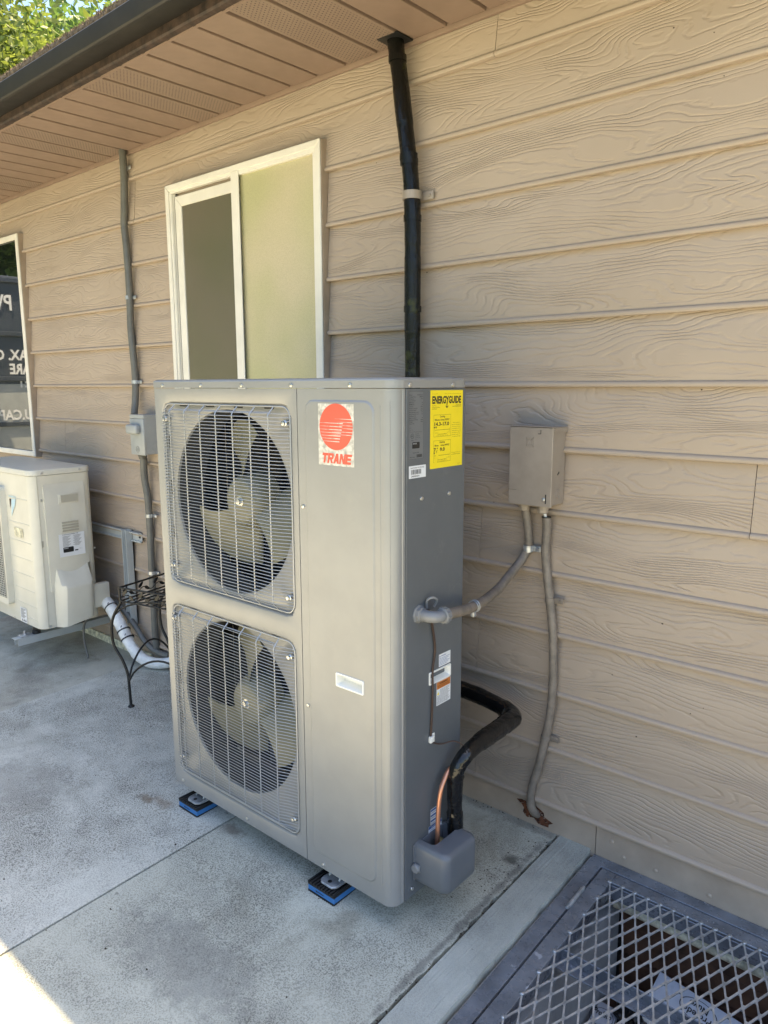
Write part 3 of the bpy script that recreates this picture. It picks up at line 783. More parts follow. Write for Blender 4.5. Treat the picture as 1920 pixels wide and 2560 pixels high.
def recess_handle(name, x0, x1, z0, z1, plane, at, parent, depth=.016):
    bm = NB()
    def P(u, v, d): return (u, at+d, v) if plane == 'y' else (at-d, u, v)
    lo = []
    for e, d, r in ((0, .0005, .004), (.0005, -.0022, .004), (.0042, -.0022, .003), (.006, .002, .003), (.010, depth, .003)):
        ez = e if e < .007 else e*1.2
        lo.append([bm.verts.new(P(a, b_, d)) for a, b_ in rrect(x0+e, x1-e, z0+min(ez, (z1-z0)*.35), z1-min(ez, (z1-z0)*.35), r, 4)])
    n = len(lo[0])
    for A_, B_ in zip(lo, lo[1:]):
        for k in range(n): bm.faces.new((A_[k], A_[(k+1) % n], B_[(k+1) % n], B_[k]))
    bm.faces.new(lo[-1]); bmesh.ops.recalc_face_normals(bm, faces=bm.faces)
    return bm
def cut(o, boxes):
    """cut box holes through an object's mesh (so a recessed handle can be seen)"""
    for bx in boxes:
        c = NB(); off = rootloc(o); box(c, *bx); bmesh.ops.translate(c, verts=c.verts, vec=-off)
        me = bpy.data.meshes.new('c'); c.to_mesh(me); c.free(); co = link(bpy.data.objects.new('c', me)); co.parent = None
        if o.parent: co.location = rootloc(o)
        md = o.modifiers.new('b', 'BOOLEAN'); md.operation = 'DIFFERENCE'; md.object = co; md.solver = 'EXACT'
        dg = bpy.context.evaluated_depsgraph_get(); dg.update(); nm = bpy.data.meshes.new_from_object(o.evaluated_get(dg))
        o.modifiers.clear(); old = o.data; o.data = nm; nm.name = o.name
        bpy.data.objects.remove(co); bpy.data.meshes.remove(me)
obj('handle', recess_handle('handle', .773, .870, .604, .642, 'y', YF3, hp, .022), M['white'], hp, 30, label='white recessed handle on the front panel')
# side panel, back and cap
bm = NB(); ya_, yb2, za_, zb2 = YF+.0450, YB, ZB, ZC-.0015
Lp = [[bm.verts.new((x, a, b_)) for a, b_ in ((ya_+e, za_+e), (yb2-e, za_+e), (yb2-e, zb2-e), (ya_+e, zb2-e))] for x, e in ((W-.012, 0), (W-.0008, 0), (W, .0008))]
for P_, Q_ in zip(Lp, Lp[1:]):
    for k in range(4): bm.faces.new((P_[k], P_[(k+1) % 4], Q_[(k+1) % 4], Q_[k]))
fill_hole(bm, Lp[-1], rrect(-.499, -.411, .613, .642, .003, 3), lambda a, b_: (W, a, b_))
bmesh.ops.recalc_face_normals(bm, faces=bm.faces)
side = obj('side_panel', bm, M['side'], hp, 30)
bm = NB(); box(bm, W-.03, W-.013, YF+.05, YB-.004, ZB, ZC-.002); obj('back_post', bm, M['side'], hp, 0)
bm = NB()
for z in range(14): box(bm, .004, .007, YF+.02, YB, ZB+.03+z*.09, ZB+.035+z*.09)
for y in (YF+.022, YF+.13, YB-.012): box(bm, .0, .012, y, y+.012, ZB, ZC-.002)
obj('side_guard', bm, M['side'], hp, 0)
bm = NB()
cp = [(-.0015, YF-.0015), (W-.034, YF-.0015)]+[(W-.034+.0325*sin(a)+.001, YF+.0305-.032*cos(a)) for a in [R(q) for q in (10, 22, 34, 45, 56, 68, 80)]]+[(W+.0015, YF+.033), (W+.0015, YB-.012), (W-.002, YB-.002), (W-.012, YB+.0015), (-.0015, YB+.0015)]
def inset(pts, e):
    cx = W/2; cy = (YF+YB)/2
    return [(p[0]+(e if p[0] < cx else -e), p[1]+(e if p[1] < cy else -e)) for p in pts]
ls = [[bm.verts.new((a, b_, z)) for a, b_ in inset(cp, e)] for e, z in ((0, ZC), (0, ZT-.0062), (.0018, ZT-.0026), (.005, ZT-.0006), (.012, ZT+.0006))]
n = len(cp)
bm.faces.new(ls[0][::-1])
for P, Q in zip(ls, ls[1:]):
    for k in range(n): bm.faces.new((P[k], P[(k+1) % n], Q[(k+1) % n], Q[k]))
bm.faces.new(ls[-1]); bmesh.ops.recalc_face_normals(bm, faces=bm.faces)
obj('top_cap', bm, M['front'], hp, 17)
bm = NB(); box(bm, .01, W-.014, YF+.03, YB-.003, ZB-.002, ZB+.012); obj('base_pan', bm, M['side'], hp, 0)
bm = NB(); box(bm, .3, W-.05, YB+.001, YB+.0012, .2, 1.3); bm.free()
# screws
sb = NB(); lathe(sb, [(.0055, 0), (.0055, -.001), (.0048, -.003), (.0025, -.0038)], axis='y', n=14)
scr = obj('screw', sb, M['screw'], hp); scr.location = Vector((.049, YF-.0015, 1.3665))-rootloc(hp); 
scr.data.transform(Matrix.Translation(rootloc(hp)))      # obj() shifted the mesh; undo, mesh is modelled at its own origin
def screw(x, y, z, side=False):
    inst(scr, hp, (x, y, z), (0, 0, R(90)) if side else (0, 0, 0))
for x in (.243, .429, .628, .832): screw(x, YF-.0015, 1.3665)
for x, z in ((.661, 1.06), (.663, .517), (.71, .063), (.045, .068), (.38, .066)): screw(x, YF, z)
for y in (-.585, -.417): screw(W+.0015, y, 1.3665, True)
for y, z in ((-.537, 1.098), (-.425, 1.098), (-.568, .0735)): screw(W, y, z, True)
# logo sticker
st = Sheet((.7245, YF3, 1.3225), (1, 0, 0), (0, 0, -1), (0, -1, 0)); st.rect(0, 0, .120, .1495, 0, .0003)
stk = obj('logo_sticker', st.bm, M['silver'], hp, 0)
st = Sheet((.7245, YF3, 1.3225), (1, 0, 0), (0, 0, -1), (0, -1, 0))
ccx, ccy, cr = .0605, .0555, .0560
st.poly([(ccx+cos(-2*pi*k/64)*cr, ccy+sin(-2*pi*k/64)*cr) for k in range(64)], 0, .0006)
zx = lambda X: (X-218)/337*.120
zy = lambda Y: (Y-341)/570*.1495
def streak(X0, X1, Y, t0, t1, dy=0):
    st.poly([(zx(X0), zy(Y)-t0/2), (zx(X0), zy(Y)+t0/2), (zx(X1), zy(Y+dy)+t1/2), (zx(X1), zy(Y+dy)-t1/2)], 1, .0009)
for X0, Y in ((378, 477), (398, 505), (418, 535), (440, 562), (350, 594), (340, 620)): streak(X0, 545 if Y < 600 else 549, Y, .0002, .0019, 3)
for X1, Y in ((456, 517), (450, 547), (444, 576), (438, 604), (432, 632), (427, 658), (421, 685)): streak(232 if Y < 660 else 262, X1, Y, .0004, .0026, 2)
LET = {  # 5-letter wordmark as polygons in a unit cell
 'T': [[(0, 0), (1, 0), (1, .27), (.67, .27), (.67, 1), (.33, 1), (.33, .27), (0, .27)]],
 'R': [[(0, 0), (.33, 0), (.33, 1), (0, 1)], [(.33, 0), (.85, 0), (1, .14), (1, .48), (.85, .62), (.33, .62), (.33, .40), (.67, .40), (.67, .24), (.33, .24)], [(.42, .62), (.72, .60), (1, 1), (.64, 1)]],
 'A': [[(.33, 0), (.70, 0), (.34, 1), (0, 1)], [(.42, 0), (.70, 0), (1, 1), (.66, 1)], [(.25, .58), (.80, .58), (.80, .78), (.2, .78)]],
 'N': [[(0, 0), (.30, 0), (.30, 1), (0, 1)], [(.70, 0), (1, 0), (1, 1), (.70, 1)], [(.0, 0), (.34, 0), (1, 1), (.68, 1)]],
 'E': [[(0, 0), (.33, 0), (.33, 1), (0, 1)], [(.33, 0), (1, 0), (1, .24), (.33, .24)], [(.33, .38), (.92, .38), (.92, .62), (.33, .62)], [(.33, .76), (1, .76), (1, 1), (.33, 1)]]}
for i, ch in enumerate('TRANE'):
    for pg in LET[ch]:
        st.poly([(.0105+i*.0200+u*.0195+(1-v)*.0050-.001, .1195+v*.0245) for u, v in pg][::-1], 0, .0006+.00002*LET[ch].index(pg))
obj('logo_print', st.bm, [M['red'], M['silver']], stk, 0)
# labels on the side
def side_sheet(y, z): return Sheet((W, y, z), (0, 1, 0), (0, 0, -1), (1, 0, 0))
s = side_sheet(-.505, 1.3535); s.rect(0, 0, .1345, .188, 0, .0003)
s.poly([(.036, .128), (.010, .188), (.0225, .188), (.044, .128)], 0, .0008)
en = obj('energy_label', s.bm, M['yellow'], hp, 0)
s = side_sheet(-.505, 1.3535)
s.text('ENERGYGUIDE', .0075, .0310, .0170, .119, bold=.045)
s.rect(.0655, .029, .0685, .040); s.poly([(.059, .0365), (.067, .0435), (.075, .0365), (.067, .0400)]); s.poly([(.0665, .0425), (.0675, .0425), (.067, .0435)])
s.text('U.S. Government', .0075, .009, .0014, .022); s.text('Federal law prohibits removal of this label before consumer purchase.', .127, .009, .0014, .070, align='r')
for i, t in enumerate(('Heat Pump', 'Cooling and Heating', 'Split System')): s.text(t, .0075, .0375+i*.0038, .0020, [.016, .030, .019][i], bold=.01)
s.text('Trane, Inc. USA', .127, .0365, .0020, .023, align='r', bold=.01); s.text('Model 4TXK2348A10NUA', .127, .0403, .0020, .036, align='r', bold=.01)
for v0, a, b_, big, w_, tri_ in ((.0585, 'Cooling', 'Efficiency Rating (SEER2)*', '14.3-17.0', .060, (.003, .0092)), (.1205, 'Heating', 'Efficiency Rating (HSPF2)*', '7.7-9.0', .045, (.003, .0135))):
    s.frame(.014, v0, .084, v0+.053, .0005)
    s.text(a, .049, v0+.0065, .0044, .021, align='c', bold=.02); s.text(b_, .049, v0+.0140, .0042, .061, align='c', bold=.02)
    s.text(big, .0170 if w_ > .05 else .0150, v0+.0262, .0085, w_, bold=.035)
    for t_ in tri_: s.poly([(.0145+t_-.003, v0+.0282), (.0145+t_, v0+.0335), (.0145+t_+.003, v0+.0282)])
    s.rect(.0175, v0+.0362, .079, v0+.0369)
    for q in (.0175, .0785): s.rect(q, v0+.0335, q+.0006, v0+.0385)
    s.text('13.4' if a == 'Cooling' else '6.7', .0175, v0+.0415, .0018); s.text('Least Efficient', .0175, v0+.0440, .0013, .016)
    s.text('27' if a == 'Cooling' else '11', .079, v0+.0415, .0018, align='r'); s.text('Most Efficient', .082, v0+.0440, .0013, .015, align='r')
    s.text('Range of Similar Models', .049, v0+.0478, .0020, .037, align='c', bold=.01); s.text('*Seasonal energy efficiency ratio', .049, v0+.0510, .0015, .046, align='c')
for i, t in enumerate(('*This system\'s', 'efficiency rating depends', 'on the coil your contractor', 'installs with this unit. The', 'heating efficiency rating', 'varies slightly in different', 'geographic regions. Ask', 'your contractor for details.')):
    s.text(t, .0885 if i else .0905, .0805+i*.0049, .0020, .038 if i else .033)
for i, t in enumerate(('For energy cost info, visit', 'productinfo.energy.gov')): s.text(t, .0885, .1545+i*.0043, .0020, .037, bold=.01*i)
s.text('22009305A', .127, .1835, .0013, .012, align='r')
obj('label_print', s.bm, M['black'], en, 0)
# grey rating plate
s = side_sheet(-.586, 1.352); s.rect(0, 0, .055, .158, 0, .0002); pl = obj('rating_plate', s.bm, M['plate'], hp, 0)
s = side_sheet(-.586, 1.352); s.frame(.0005, .0005, .0545, .1575, .0004)
rows = [('Model', '4TXK2348A10NUA'), ('Voltage/Phase', '208/230V'), ('Frequency', '60Hz'), ('Circuit Amps', ''), ('      Max', '50'), ('      Min', '35'), ('Cooling', '48000'), ('Rated Current(A)', '22.5A'), ('Rated Power(W)', '5200W'), ('Max Operating Pressure', '4.5'), ('Max Outdoor Fan Current', '1.0'), ('Fan Motor(W)', ''), ('Max Current(A)', '35'), ('Refrigerant R410A', '4.4kg'), ('Weight', '109kg'), ('Serial No.', '')]
for i, (a, b_) in enumerate(rows):
    s.text(a, .002, .0095+i*.0044, .0021, min(.034, .0017*len(a)+.002), bold=.012)
    if b_: s.text(b_, .052, .0095+i*.0044, .0021, min(.022, .0015*len(b_)+.001), align='r', bold=.012)
for i, t in enumerate(('US R1', 'Outdoor Unit', 'Complies to standard')): s.text(t, .002, .085+i*.0045, .0019, .007+.006*i)
for k in range(24):
    a0, a1 = 2*pi*k/24, 2*pi*(k+1)/24; s.poly([(.0125+cos(a)*q, .1035+sin(a)*q) for a, q in ((a0, .0052), (a1, .0052), (a1, .0060), (a0, .0060))])
s.text('ETL', .0125, .1052, .0034, .008, align='c', bold=.02); s.text('INTERTEK', .0125, .1145, .0016, .010, align='c', bold=.02)
for i, t in enumerate(('CONFORMS TO UL STD', '60335-2-40', 'CERTIFIED TO', 'CSA STD C22.2', 'No.236')): s.text(t, .0235, .0950+i*.0045, .0017, [.025, .013, .017, .020, .009][i])
s.poly([(a, b_) for a, b_ in rrect(.0125, .0405, .1175, .1325, .002, 3)]); s.text('AHRI CERTIFIED', .0145, .1225, .0028, .014, mi=1, lift=.0008)
s.text('Trane Inc. USA', .026, .1435, .0024, .024, align='c', bold=.02); s.text('Made in China', .004, .1535, .0020, .018, bold=.02)
for k in range(7): s.rect(.029, .1470+k*.0010, .050, .14765+k*.0010)
obj('label_print', s.bm, [M['black'], M['paper']], pl, 0)
# bar code label
s = side_sheet(-.5855, 1.179); s.rect(0, 0, .0645, .0295, 0, .0003); bl = obj('barcode_label', s.bm, M['paper'], hp, 0)
s = side_sheet(-.5855, 1.179); s.text('Serial Number for Warranty', .006, .0062, .0030, .052, bold=.015)
u = .008; random.seed(3)
while u < .046: w_ = random.choice((.0005, .0007, .0011)); s.rect(u, .0090, u+w_, .0205); u += w_+random.choice((.0005, .0006, .0010))
s.text('244900545U', .009, .0265, .0036, .031, bold=.02); obj('label_print', s.bm, M['black'], bl, 0)
# lower side labels + handle
obj('handle', recess_handle('handle', -.502, -.408, .610, .645, 'x', W, hp, .020), M['white'], hp, 30, label='white recessed handle on the side panel')
def small_label(y, z, w_, h, mats, fn):
    s = side_sheet(y, z); s.rect(0, 0, w_, h, 0, .0003); b_ = obj('warning_label', s.bm, M['paper'], hp, 0)
    s = side_sheet(y, z); fn(s); obj('label_print', s.bm, mats, b_, 0)
def f1(s):
    s.poly([(.002, .008), (.0045, .003), (.007, .008)]); s.text('WARNING', .009, .0075, .0032, .022, bold=.03)
    for i in range(6): s.rect(.002, .011+i*.0036, .047-(i % 3)*.005, .0120+i*.0036)
small_label(-.460, .6815, .0505, .0335, M['blue'], f1)
def f2(s):
    s.rect(.001, .001, .060, .0205, 1); s.text('WARNING', .012, .0085, .0045, .036, mi=0, lift=.0007, bold=.03)
    for i in range(2): s.rect(.004, .0115+i*.004, .056, .0125+i*.004, 0, .0007)
    s.poly([(.002, .036), (.007, .027), (.012, .036)], 2)
    for i in range(13): s.rect(.015 if i < 5 else .002, .0235+i*.0031, .058-(i*7 % 5)*.002, .0244+i*.0031)
small_label(-.469, .6085, .0615, .0645, [M['black'], M['orange'], M['yellow']], f2)
def f3(s):
    for i in range(3): s.rect(.001, .002+i*.015, .030, .0075+i*.015); [s.rect(.002, .010+i*.015+q*.0024, .029, .0110+i*.015+q*.0024) for q in range(2)]
small_label(-.490, .2600, .0320, .0450, M['blue'], f3)
def f4(s):
    s.rect(.0005, .0005, .0575, .009); s.text('NOTICE', .012, .0075, .0040, .020, mi=1, lift=.0007)
    for i in range(6): s.rect(.003, .0115+i*.0029, .054-(i % 2)*.006, .0124+i*.0029)
small_label(-.498, .2135, .0585, .0305, [M['blue'], M['paper']], f4)
# cable gland where the conduit enters
bm = NB(); lathe(bm, [(.0235, W), (.0235, W+.002), (.019, W+.004), (.019, W+.012), (.0155, W+.014)], (0, -.546, .812), 'x', 8)
obj('conduit_fitting', bm, M['pvc'], hp)
# feet
bm = NB()
for fx in (.100, .728):
    g = NB(); prism(g, [(fx-.031, YF+.002), (fx-.020, YF-.010), (fx+.020, YF-.010), (fx+.031, YF+.002), (fx+.034, YF+.06), (fx-.034, YF+.06)], 'z', ZB-.0405, ZB-.033)
    bmesh.ops.bevel(g, geom=g.edges[:], offset=.0025, segments=2, affect='EDGES')
    for q in (-.022, .016): prism(g, [(YF+.022, ZB-.034), (YF+.06, ZB-.034), (YF+.06, ZB+.001), (YF+.045, ZB+.001)], 'x', fx+q, fx+q+.006)
    obj('foot', g, M['galv'], hp)
    g = NB(); lathe(g, [(.0062, ZB-.0335), (.0062, ZB-.0327)], (fx, YF+.006, 0), 'z', 16); obj('bolt_hole', g, M['black'], hp)
bm.free()
# valve cover
def ubox(e, z0, z1, y0, y1, x0, x1, r):
    pts = [(x0, y0)]
    for k in range(9): a = -pi/2+pi/2*k/8; pts.append((x1-r+cos(a)*r, y0+r+sin(a)*r))
    for k in range(9): a = pi/2*k/8; pts.append((x1-r+cos(a)*r, y1-r+sin(a)*r))
    pts.append((x0, y1)); return pts
CX0, CX1, CY0, CY1, CZ0, CZ1 = W+.0005, W+.106, -.560, -.418, .090, .200
bm = NB()
prof = [(0.012, CZ0), (.004, CZ0+.003), (0, CZ0+.012), (0, CZ1-.014), (.004, CZ1-.004), (.012, CZ1)]
ls = [[bm.verts.new((a, b_, z)) for a, b_ in ubox(0, 0, 0, CY0+e, CY1-e, CX0, CX1-e, .024-e*.4)] for e, z in prof]
n = len(ls[0])
for P, Q in zip(ls, ls[1:]):
    for k in range(n-1): bm.faces.new((P[k], P[k+1], Q[k+1], Q[k]))
bm.faces.new(ls[0][::-1])
# top rim with the U-shaped opening towards the body
o_in = [(CX0, -.537)]+[(CX0+.048-.014+cos(a)*.014, -.537+.014+sin(a)*.014) for a in [-pi/2+pi/2*k/8 for k in range(9)]]+[(CX0+.048-.014+cos(a)*.014, -.437-.014+sin(a)*.014) for a in [pi/2*k/8 for k in range(9)]]+[(CX0, -.437)]
Q = [bm.verts.new((a, b_, CZ1)) for a, b_ in o_in]
for k in range(n-1): bm.faces.new((ls[-1][k], ls[-1][k+1], Q[k+1], Q[k]))
Q2 = [bm.verts.new((a-.001, b_, CZ1-.004)) for a, b_ in o_in]; Q3 = [bm.verts.new((a, b_, CZ0+.01)) for a, b_ in o_in]
for P_, R_ in ((Q, Q2), (Q2, Q3)):
    for k in range(n-1): bm.faces.new((P_[k], P_[k+1], R_[k+1], R_[k]))
bmesh.ops.recalc_face_normals(bm, faces=bm.faces)
vc = obj('valve_cover', bm, M['plasticgrey'], hp, 50)
bm = NB(); box(bm, CX0, CX0+.003, CY0-.004, CY1+.002, CZ0+.006, CZ1-.004, .001); obj('flange', bm, M['plasticgrey'], vc)
bm = NB(); lathe(bm, [(.010, CY0-.012), (.012, CY0-.009), (.012, CY0-.003), (.008, CY0)], (CX0+.010, 0, .135), 'y', 16); box(bm, CX0+.004, CX0+.022, CY0-.004, CY0, .125, .145, .001)
obj('captive_screw', bm, M['pvc'], vc)
bm = NB(); lathe(bm, [(.014, .150), (.014, .175), (.010, .178)], (W+.022, -.475, 0), 'z', 6); box(bm, W+.006, W+.036, -.50, -.45, .13, .155, .003); obj('service_valve', bm, M['brass'], hp)

# ------------------------------------------------------------------ vibration pads
def gz(x, y): return GY*y
def pad(x0, y0, label):
    t = thing('vibration_pad', label, 'rubber pad', (x0+.05, y0+.045, gz(0, y0)), 'rubber vibration pads under the heat pump')
    zb = gz(0, y0)-.001
    bm = NB(); box(bm, x0, x0+.102, y0, y0+.102, zb, zb+.006)
    for k in range(13): box(bm, x0+.002+k*.0077, x0+.002+k*.0077+.0042, y0-.0012, y0+.1032, zb+.0, zb+.0055)
    obj('base_layer', bm, M['rubber'], t, 0)
    bm = NB(); box(bm, x0+.0005, x0+.1015, y0+.0005, y0+.1015, zb+.006, zb+.022, .001); obj('foam_layer', bm, M['foam'], t, 0)
    bm = NB(); box(bm, x0, x0+.102, y0, y0+.102, zb+.022, zb+.027)
    for k in range(10): box(bm, x0+.0005+k*.0105, x0+.0005+k*.0105+.0055, y0-.0010, y0+.103, zb+.027, zb+.033)
    obj('ribbed_layer', bm, M['rubber'], t, 0)
    bm = NB(); poly(bm, [(x0+.030, y0-.0006, zb+.014), (x0+.036, y0-.0006, zb+.0105), (x0+.036, y0-.0006, zb+.0175)]); poly(bm, [(x0+.034, y0-.0006, zb+.0128), (x0+.062, y0-.0006, zb+.0128), (x0+.062, y0-.0006, zb+.0152), (x0+.034, y0-.0006, zb+.0152)])
    obj('arrow_print', bm, M['black'], t, 0)
pad(.036, -.674+.018, 'black and blue vibration pad under the left front foot')
pad(.667, -.660, 'black and blue vibration pad under the right front foot, nearest the camera')

# ------------------------------------------------------------------ right electrical box and conduits
bx = thing('electrical_box', 'tan painted electrical box mounted on the siding right of the tall unit', 'electrical box', (1.0, -.02, 1.14))
bm = NB(); box(bm, .945, 1.071, -.094, -.018, 1.033, 1.2480, .0015, 1); obj('box_body', bm, M['boxtan'], bx)
bm = NB(); box(bm, .9405, 1.0755, -.1005, -.0925, 1.0300, 1.2535, .0015, 1); box(bm, .9405, 1.0765, -.1005, -.016, 1.2485, 1.2515, .0005, 1)
box(bm, 1.0715, 1.0768, -.0930, -.016, 1.236, 1.2485); lid = obj('cover', bm, M['boxtan'], bx)
bm = NB()
for e, t in ((0, .0022), (.0055, .0018)):
    a0, a1, b0, b1 = .993+e, 1.017-e, 1.196+e, 1.222-e
    for q in ((a0, a1, b1-t, b1), (a0, a1, b0, b0+t), (a0, a0+t, b0, b1), (a1-t, a1, b0, b1)): box(bm, q[0], q[1], -.1018, -.1004, q[2], q[3])
obj('embossed_square', bm, M['boxtan'], lid, 0)
bm = NB(); box(bm, 1.058, 1.061, -.1015, -.1003, 1.040, 1.066); box(bm, .9405, .966, -.1012, -.1004, 1.0715, 1.0722); obj('latch_slot', bm, M['black'], lid, 0)
bm = NB(); lathe(bm, [(.005, -.1005), (.005, -.1030), (.003, -.104)], (1.0535, 0, 1.052), 'y', 12); obj('latch', bm, M['galv'], lid)
bm = NB()
tube(bm, [(1.0712, -.052+.013*cos(a), 1.063+.013*sin(a)) for a in [2*pi*k/20 for k in range(20)]], .0009, 5, closed=True)
tube(bm, [(1.0712, -.052+.008*cos(a), 1.063+.008*sin(a)) for a in [2*pi*k/16 for k in range(16)]], .0006, 5, closed=True)
obj('knockout', bm, M['boxtan'], bx)
bm = NB(); box(bm, 1.0708, 1.0715, -.060, -.048, 1.119, 1.124, rot=Matrix.Rotation(.6, 3, 'X')); box(bm, 1.030, 1.039, -.1012, -.1003, 1.232, 1.2335); box(bm, 1.0375, 1.039, -.1012, -.1003, 1.232, 1.243); obj('scratch', bm, M['black'], bx, 0)
def fitting(x, y, z, parent, mat, r=.0175):
    bm = NB(); lathe(bm, [(r*.8, z), (r, z-.002), (r, z-.010), (r*.9, z-.013), (r*.86, z-.022), (r*.7, z-.024)], (x, y, 0), 'z', 12); return obj('conduit_fitting', bm, mat, parent, 25)
def ribbed(pts, r, n, rib=.0004, pitch=.006, sides=12):
    P = smooth_path(pts, n); bm = NB(); i = [0]
    L_ = [0]
    for a, b_ in zip(P, P[1:]): L_.append(L_[-1]+(b_-a).length)
    m = int(L_[-1]/(pitch/2)); Q = []
    j = 0
    for k in range(m+1):
        s = L_[-1]*k/m
        while j < len(L_)-2 and L_[j+1] < s: j += 1
        t = (s-L_[j])/max(1e-9, L_[j+1]-L_[j]); Q.append(P[j].lerp(P[j+1], t))
    tube(bm, Q, lambda t: r+(rib if int(round(t*m)) % 2 else -rib), sides); return bm
c1 = thing('flexible_conduit', 'tan flexible conduit curving from the electrical box to the unit side', 'conduit', (.97, -.04, 1.0))
bm = ribbed([(.9685, -.050, 1.012), (.9720, -.042, .965), (.9740, -.036, .925), (.9720, -.034, .893), (.9620, -.050, .858), (.958, -.105, .825), (.968, -.185, .800), (.984, -.27, .793), (.998, -.345, .793), (1.010, -.42, .800), (1.017, -.475, .808), (1.018, -.507, .8115)], .0128, 8, .0007)
obj('hose', bm, M['condtan'], c1, 60)
fitting(.9680, -.055, 1.031, c1, M['boxtan'])
bm = NB(); lathe(bm, [(.014, -.508), (.0195, -.506), (.0195, -.520), (.017, -.522)], (1.018, 0, .8118), 'y', 12)
for k in range(12): a = 2*pi*k/12; box(bm, 1.018+cos(a)*.0195-.0015, 1.018+cos(a)*.0195+.0015, -.519, -.507, .8118+sin(a)*.0195-.0015, .8118+sin(a)*.0195+.0015)
obj('union_nut', bm, M['pvc'], c1, 30)
bm = NB(); tube(bm, smooth_path([(W+.012, -.546, .812), (W+.030, -.546, .812), (W+.046, -.540, .812), (W+.053, -.528, .812), (W+.054, -.518, .812)], 5), .0145, 16); obj('elbow', bm, M['pvc'], c1, 60)
bm = NB()
for dy in (-.004, .004): tube(bm, [(.998+cos(a)*.0155, -.352+dy, .7932+sin(a)*.0155) for a in [2*pi*k/20 for k in range(20)]], .0016, 6, closed=True)
box(bm, .990, 1.001, -.358, -.346, .764, .779, .002); obj('ring_clamp', bm, M['galv'], c1)
bm = NB()
tube(bm, [(.9725, -.034, .8915+d) for d in (-.008, .008)], .0152, 16); tube(bm, [(.9725, -.034, .8915+d) for d in (-.011, -.006)], .0143, 16)
box(bm, .985, 1.011, -.0300, -.0260, .882, .900, .0018, 2); lathe(bm, [(.0045, -.0300), (.0035, -.0335)], (1.001, 0, .8915), 'y', 10)
obj('conduit_strap', bm, M['galv'], c1)
c2 = thing('flexible_conduit', 'tan conduit running down the siding from the box into a rotten hole', 'conduit', (1.03, -.04, 1.0))
PP = [(1.0315, -.040, .992), (1.0335, -.038, .962), (1.031, -.036, .893), (1.037, -.034, .826), (1.050, -.034, .741), (1.061, -.034, .665), (1.066, -.034, .594), (1.069, -.034, .501), (1.065, -.034, .404), (1.049, -.034, .302), (1.033, -.034, .221), (1.012, -.034, .138), (1.008, -.032, .085), (1.015, -.024, .055), (1.02, -.006, .040)]
obj('hose', ribbed(PP, .0128, 8, .0006), M['condtan'], c2, 60)
fitting(1.0315, -.062, 1.030, c2, M['boxtan'])
bm = NB(); tube(bm, [(1.0315, -.044, .990), (1.0315, -.058, 1.02)], .0045, 8); obj('cable', bm, M['paper'], c2)
bm = NB(); lathe(bm, [(.0137, .990), (.0137, .9935)], (1.0317, -.040, 0), 'z', 16); obj('dark_collar', bm, M['black'], c2)
for (x, z) in ((1.049, .748), (1.052, .318)):
    bm = NB(); tube(bm, [(x, -.034, z-.007), (x, -.034, z+.007)], .0148, 16); box(bm, x+.010, x+.040, -.0300, -.0262, z-.009, z+.009, .0018, 2); lathe(bm, [(.0040, -.0300), (.003, -.0335)], (x+.030, 0, z), 'y', 10)
    obj('conduit_strap', bm, M['condtan'], c2)
# sensor wire
wr_ = thing('sensor_wire', 'thin brown wire hanging down the side panel to a white clip', 'wire', (W, -.49, .6))
bm = NB(); tube(bm, smooth_path([(W+.003, -.512, .815), (W+.004, -.498, .778), (W+.004, -.484, .706), (W+.0035, -.492, .651), (W+.005, -.4925, .60), (W+.0035, -.493, .536), (W+.0035, -.496, .466), (W+.004, -.480, .447), (W+.010, -.455, .437), (W+.022, -.425, .437), (W+.035, -.41, .430), (W+.042, -.405, .423)], 8), .0019, 7); obj('wire', bm, M['brownwire'], wr_, 60)
bm = NB(); tube(bm, smooth_path([(W+.003, -.508, .815), (W+.0045, -.495, .778), (W+.0045, -.4805, .706), (W+.0035, -.4885, .651), (W+.005, -.4895, .60), (W+.0035, -.490, .536), (W+.0035, -.494, .466)], 8), .0017, 7); obj('wire', bm, M['brownwire'], wr_, 60)
bm = NB(); box(bm, W+.0005, W+.009, -.503, -.486, .455, .472, .002); box(bm, W+.0005, W+.003, -.490, -.478, .462, .476, .001); obj('clip', bm, M['white'], wr_)
bm = NB(); tube(bm, smooth_path([(W+.004, -.518, .822), (W+.008, -.522, .842), (W+.018, -.515, .850), (W+.022, -.500, .842), (W+.012, -.498, .822)], 5), .003, 8); box(bm, W+.001, W+.012, -.522, -.510, .785, .808, .002); obj('cable_tie', bm, M['pvc'], wr_)

# ------------------------------------------------------------------ refrigerant line set
ls_ = thing('insulated_pipe', 'black taped pipe dropping from the soffit behind the tall unit and bending to its valves', 'pipe', (.55, -.05, 2.39))
def rough_tube(pts, rf, n=8, sides=16, amp=.0016, seed=1):
    P = smooth_path(pts, n); bm = NB(); rnd = random.Random(seed); seq = []
    L_ = sum((b_-a).length for a, b_ in zip(P, P[1:])); m = int(L_/.008); S_ = [0]
    for a, b_ in zip(P, P[1:]): S_.append(S_[-1]+(b_-a).length)
    Q = []; j = 0
    for k in range(m+1):
        s = L_*k/m
        while j < len(S_)-2 and S_[j+1] < s: j += 1
        Q.append(P[j].lerp(P[j+1], (s-S_[j])/max(1e-9, S_[j+1]-S_[j])))
    rad = []; cur = 0
    for k in range(m+1):
        if rnd.random() < .10: cur = rnd.uniform(-amp, amp)
        rad.append(rf(k/m)+cur)
    tube(bm, Q, lambda t: rad[min(m, int(round(t*m)))], sides)
    for v in bm.verts: v.co += Vector((rnd.uniform(-1, 1), rnd.uniform(-1, 1), rnd.uniform(-1, 1)))*amp*.28
    return bm
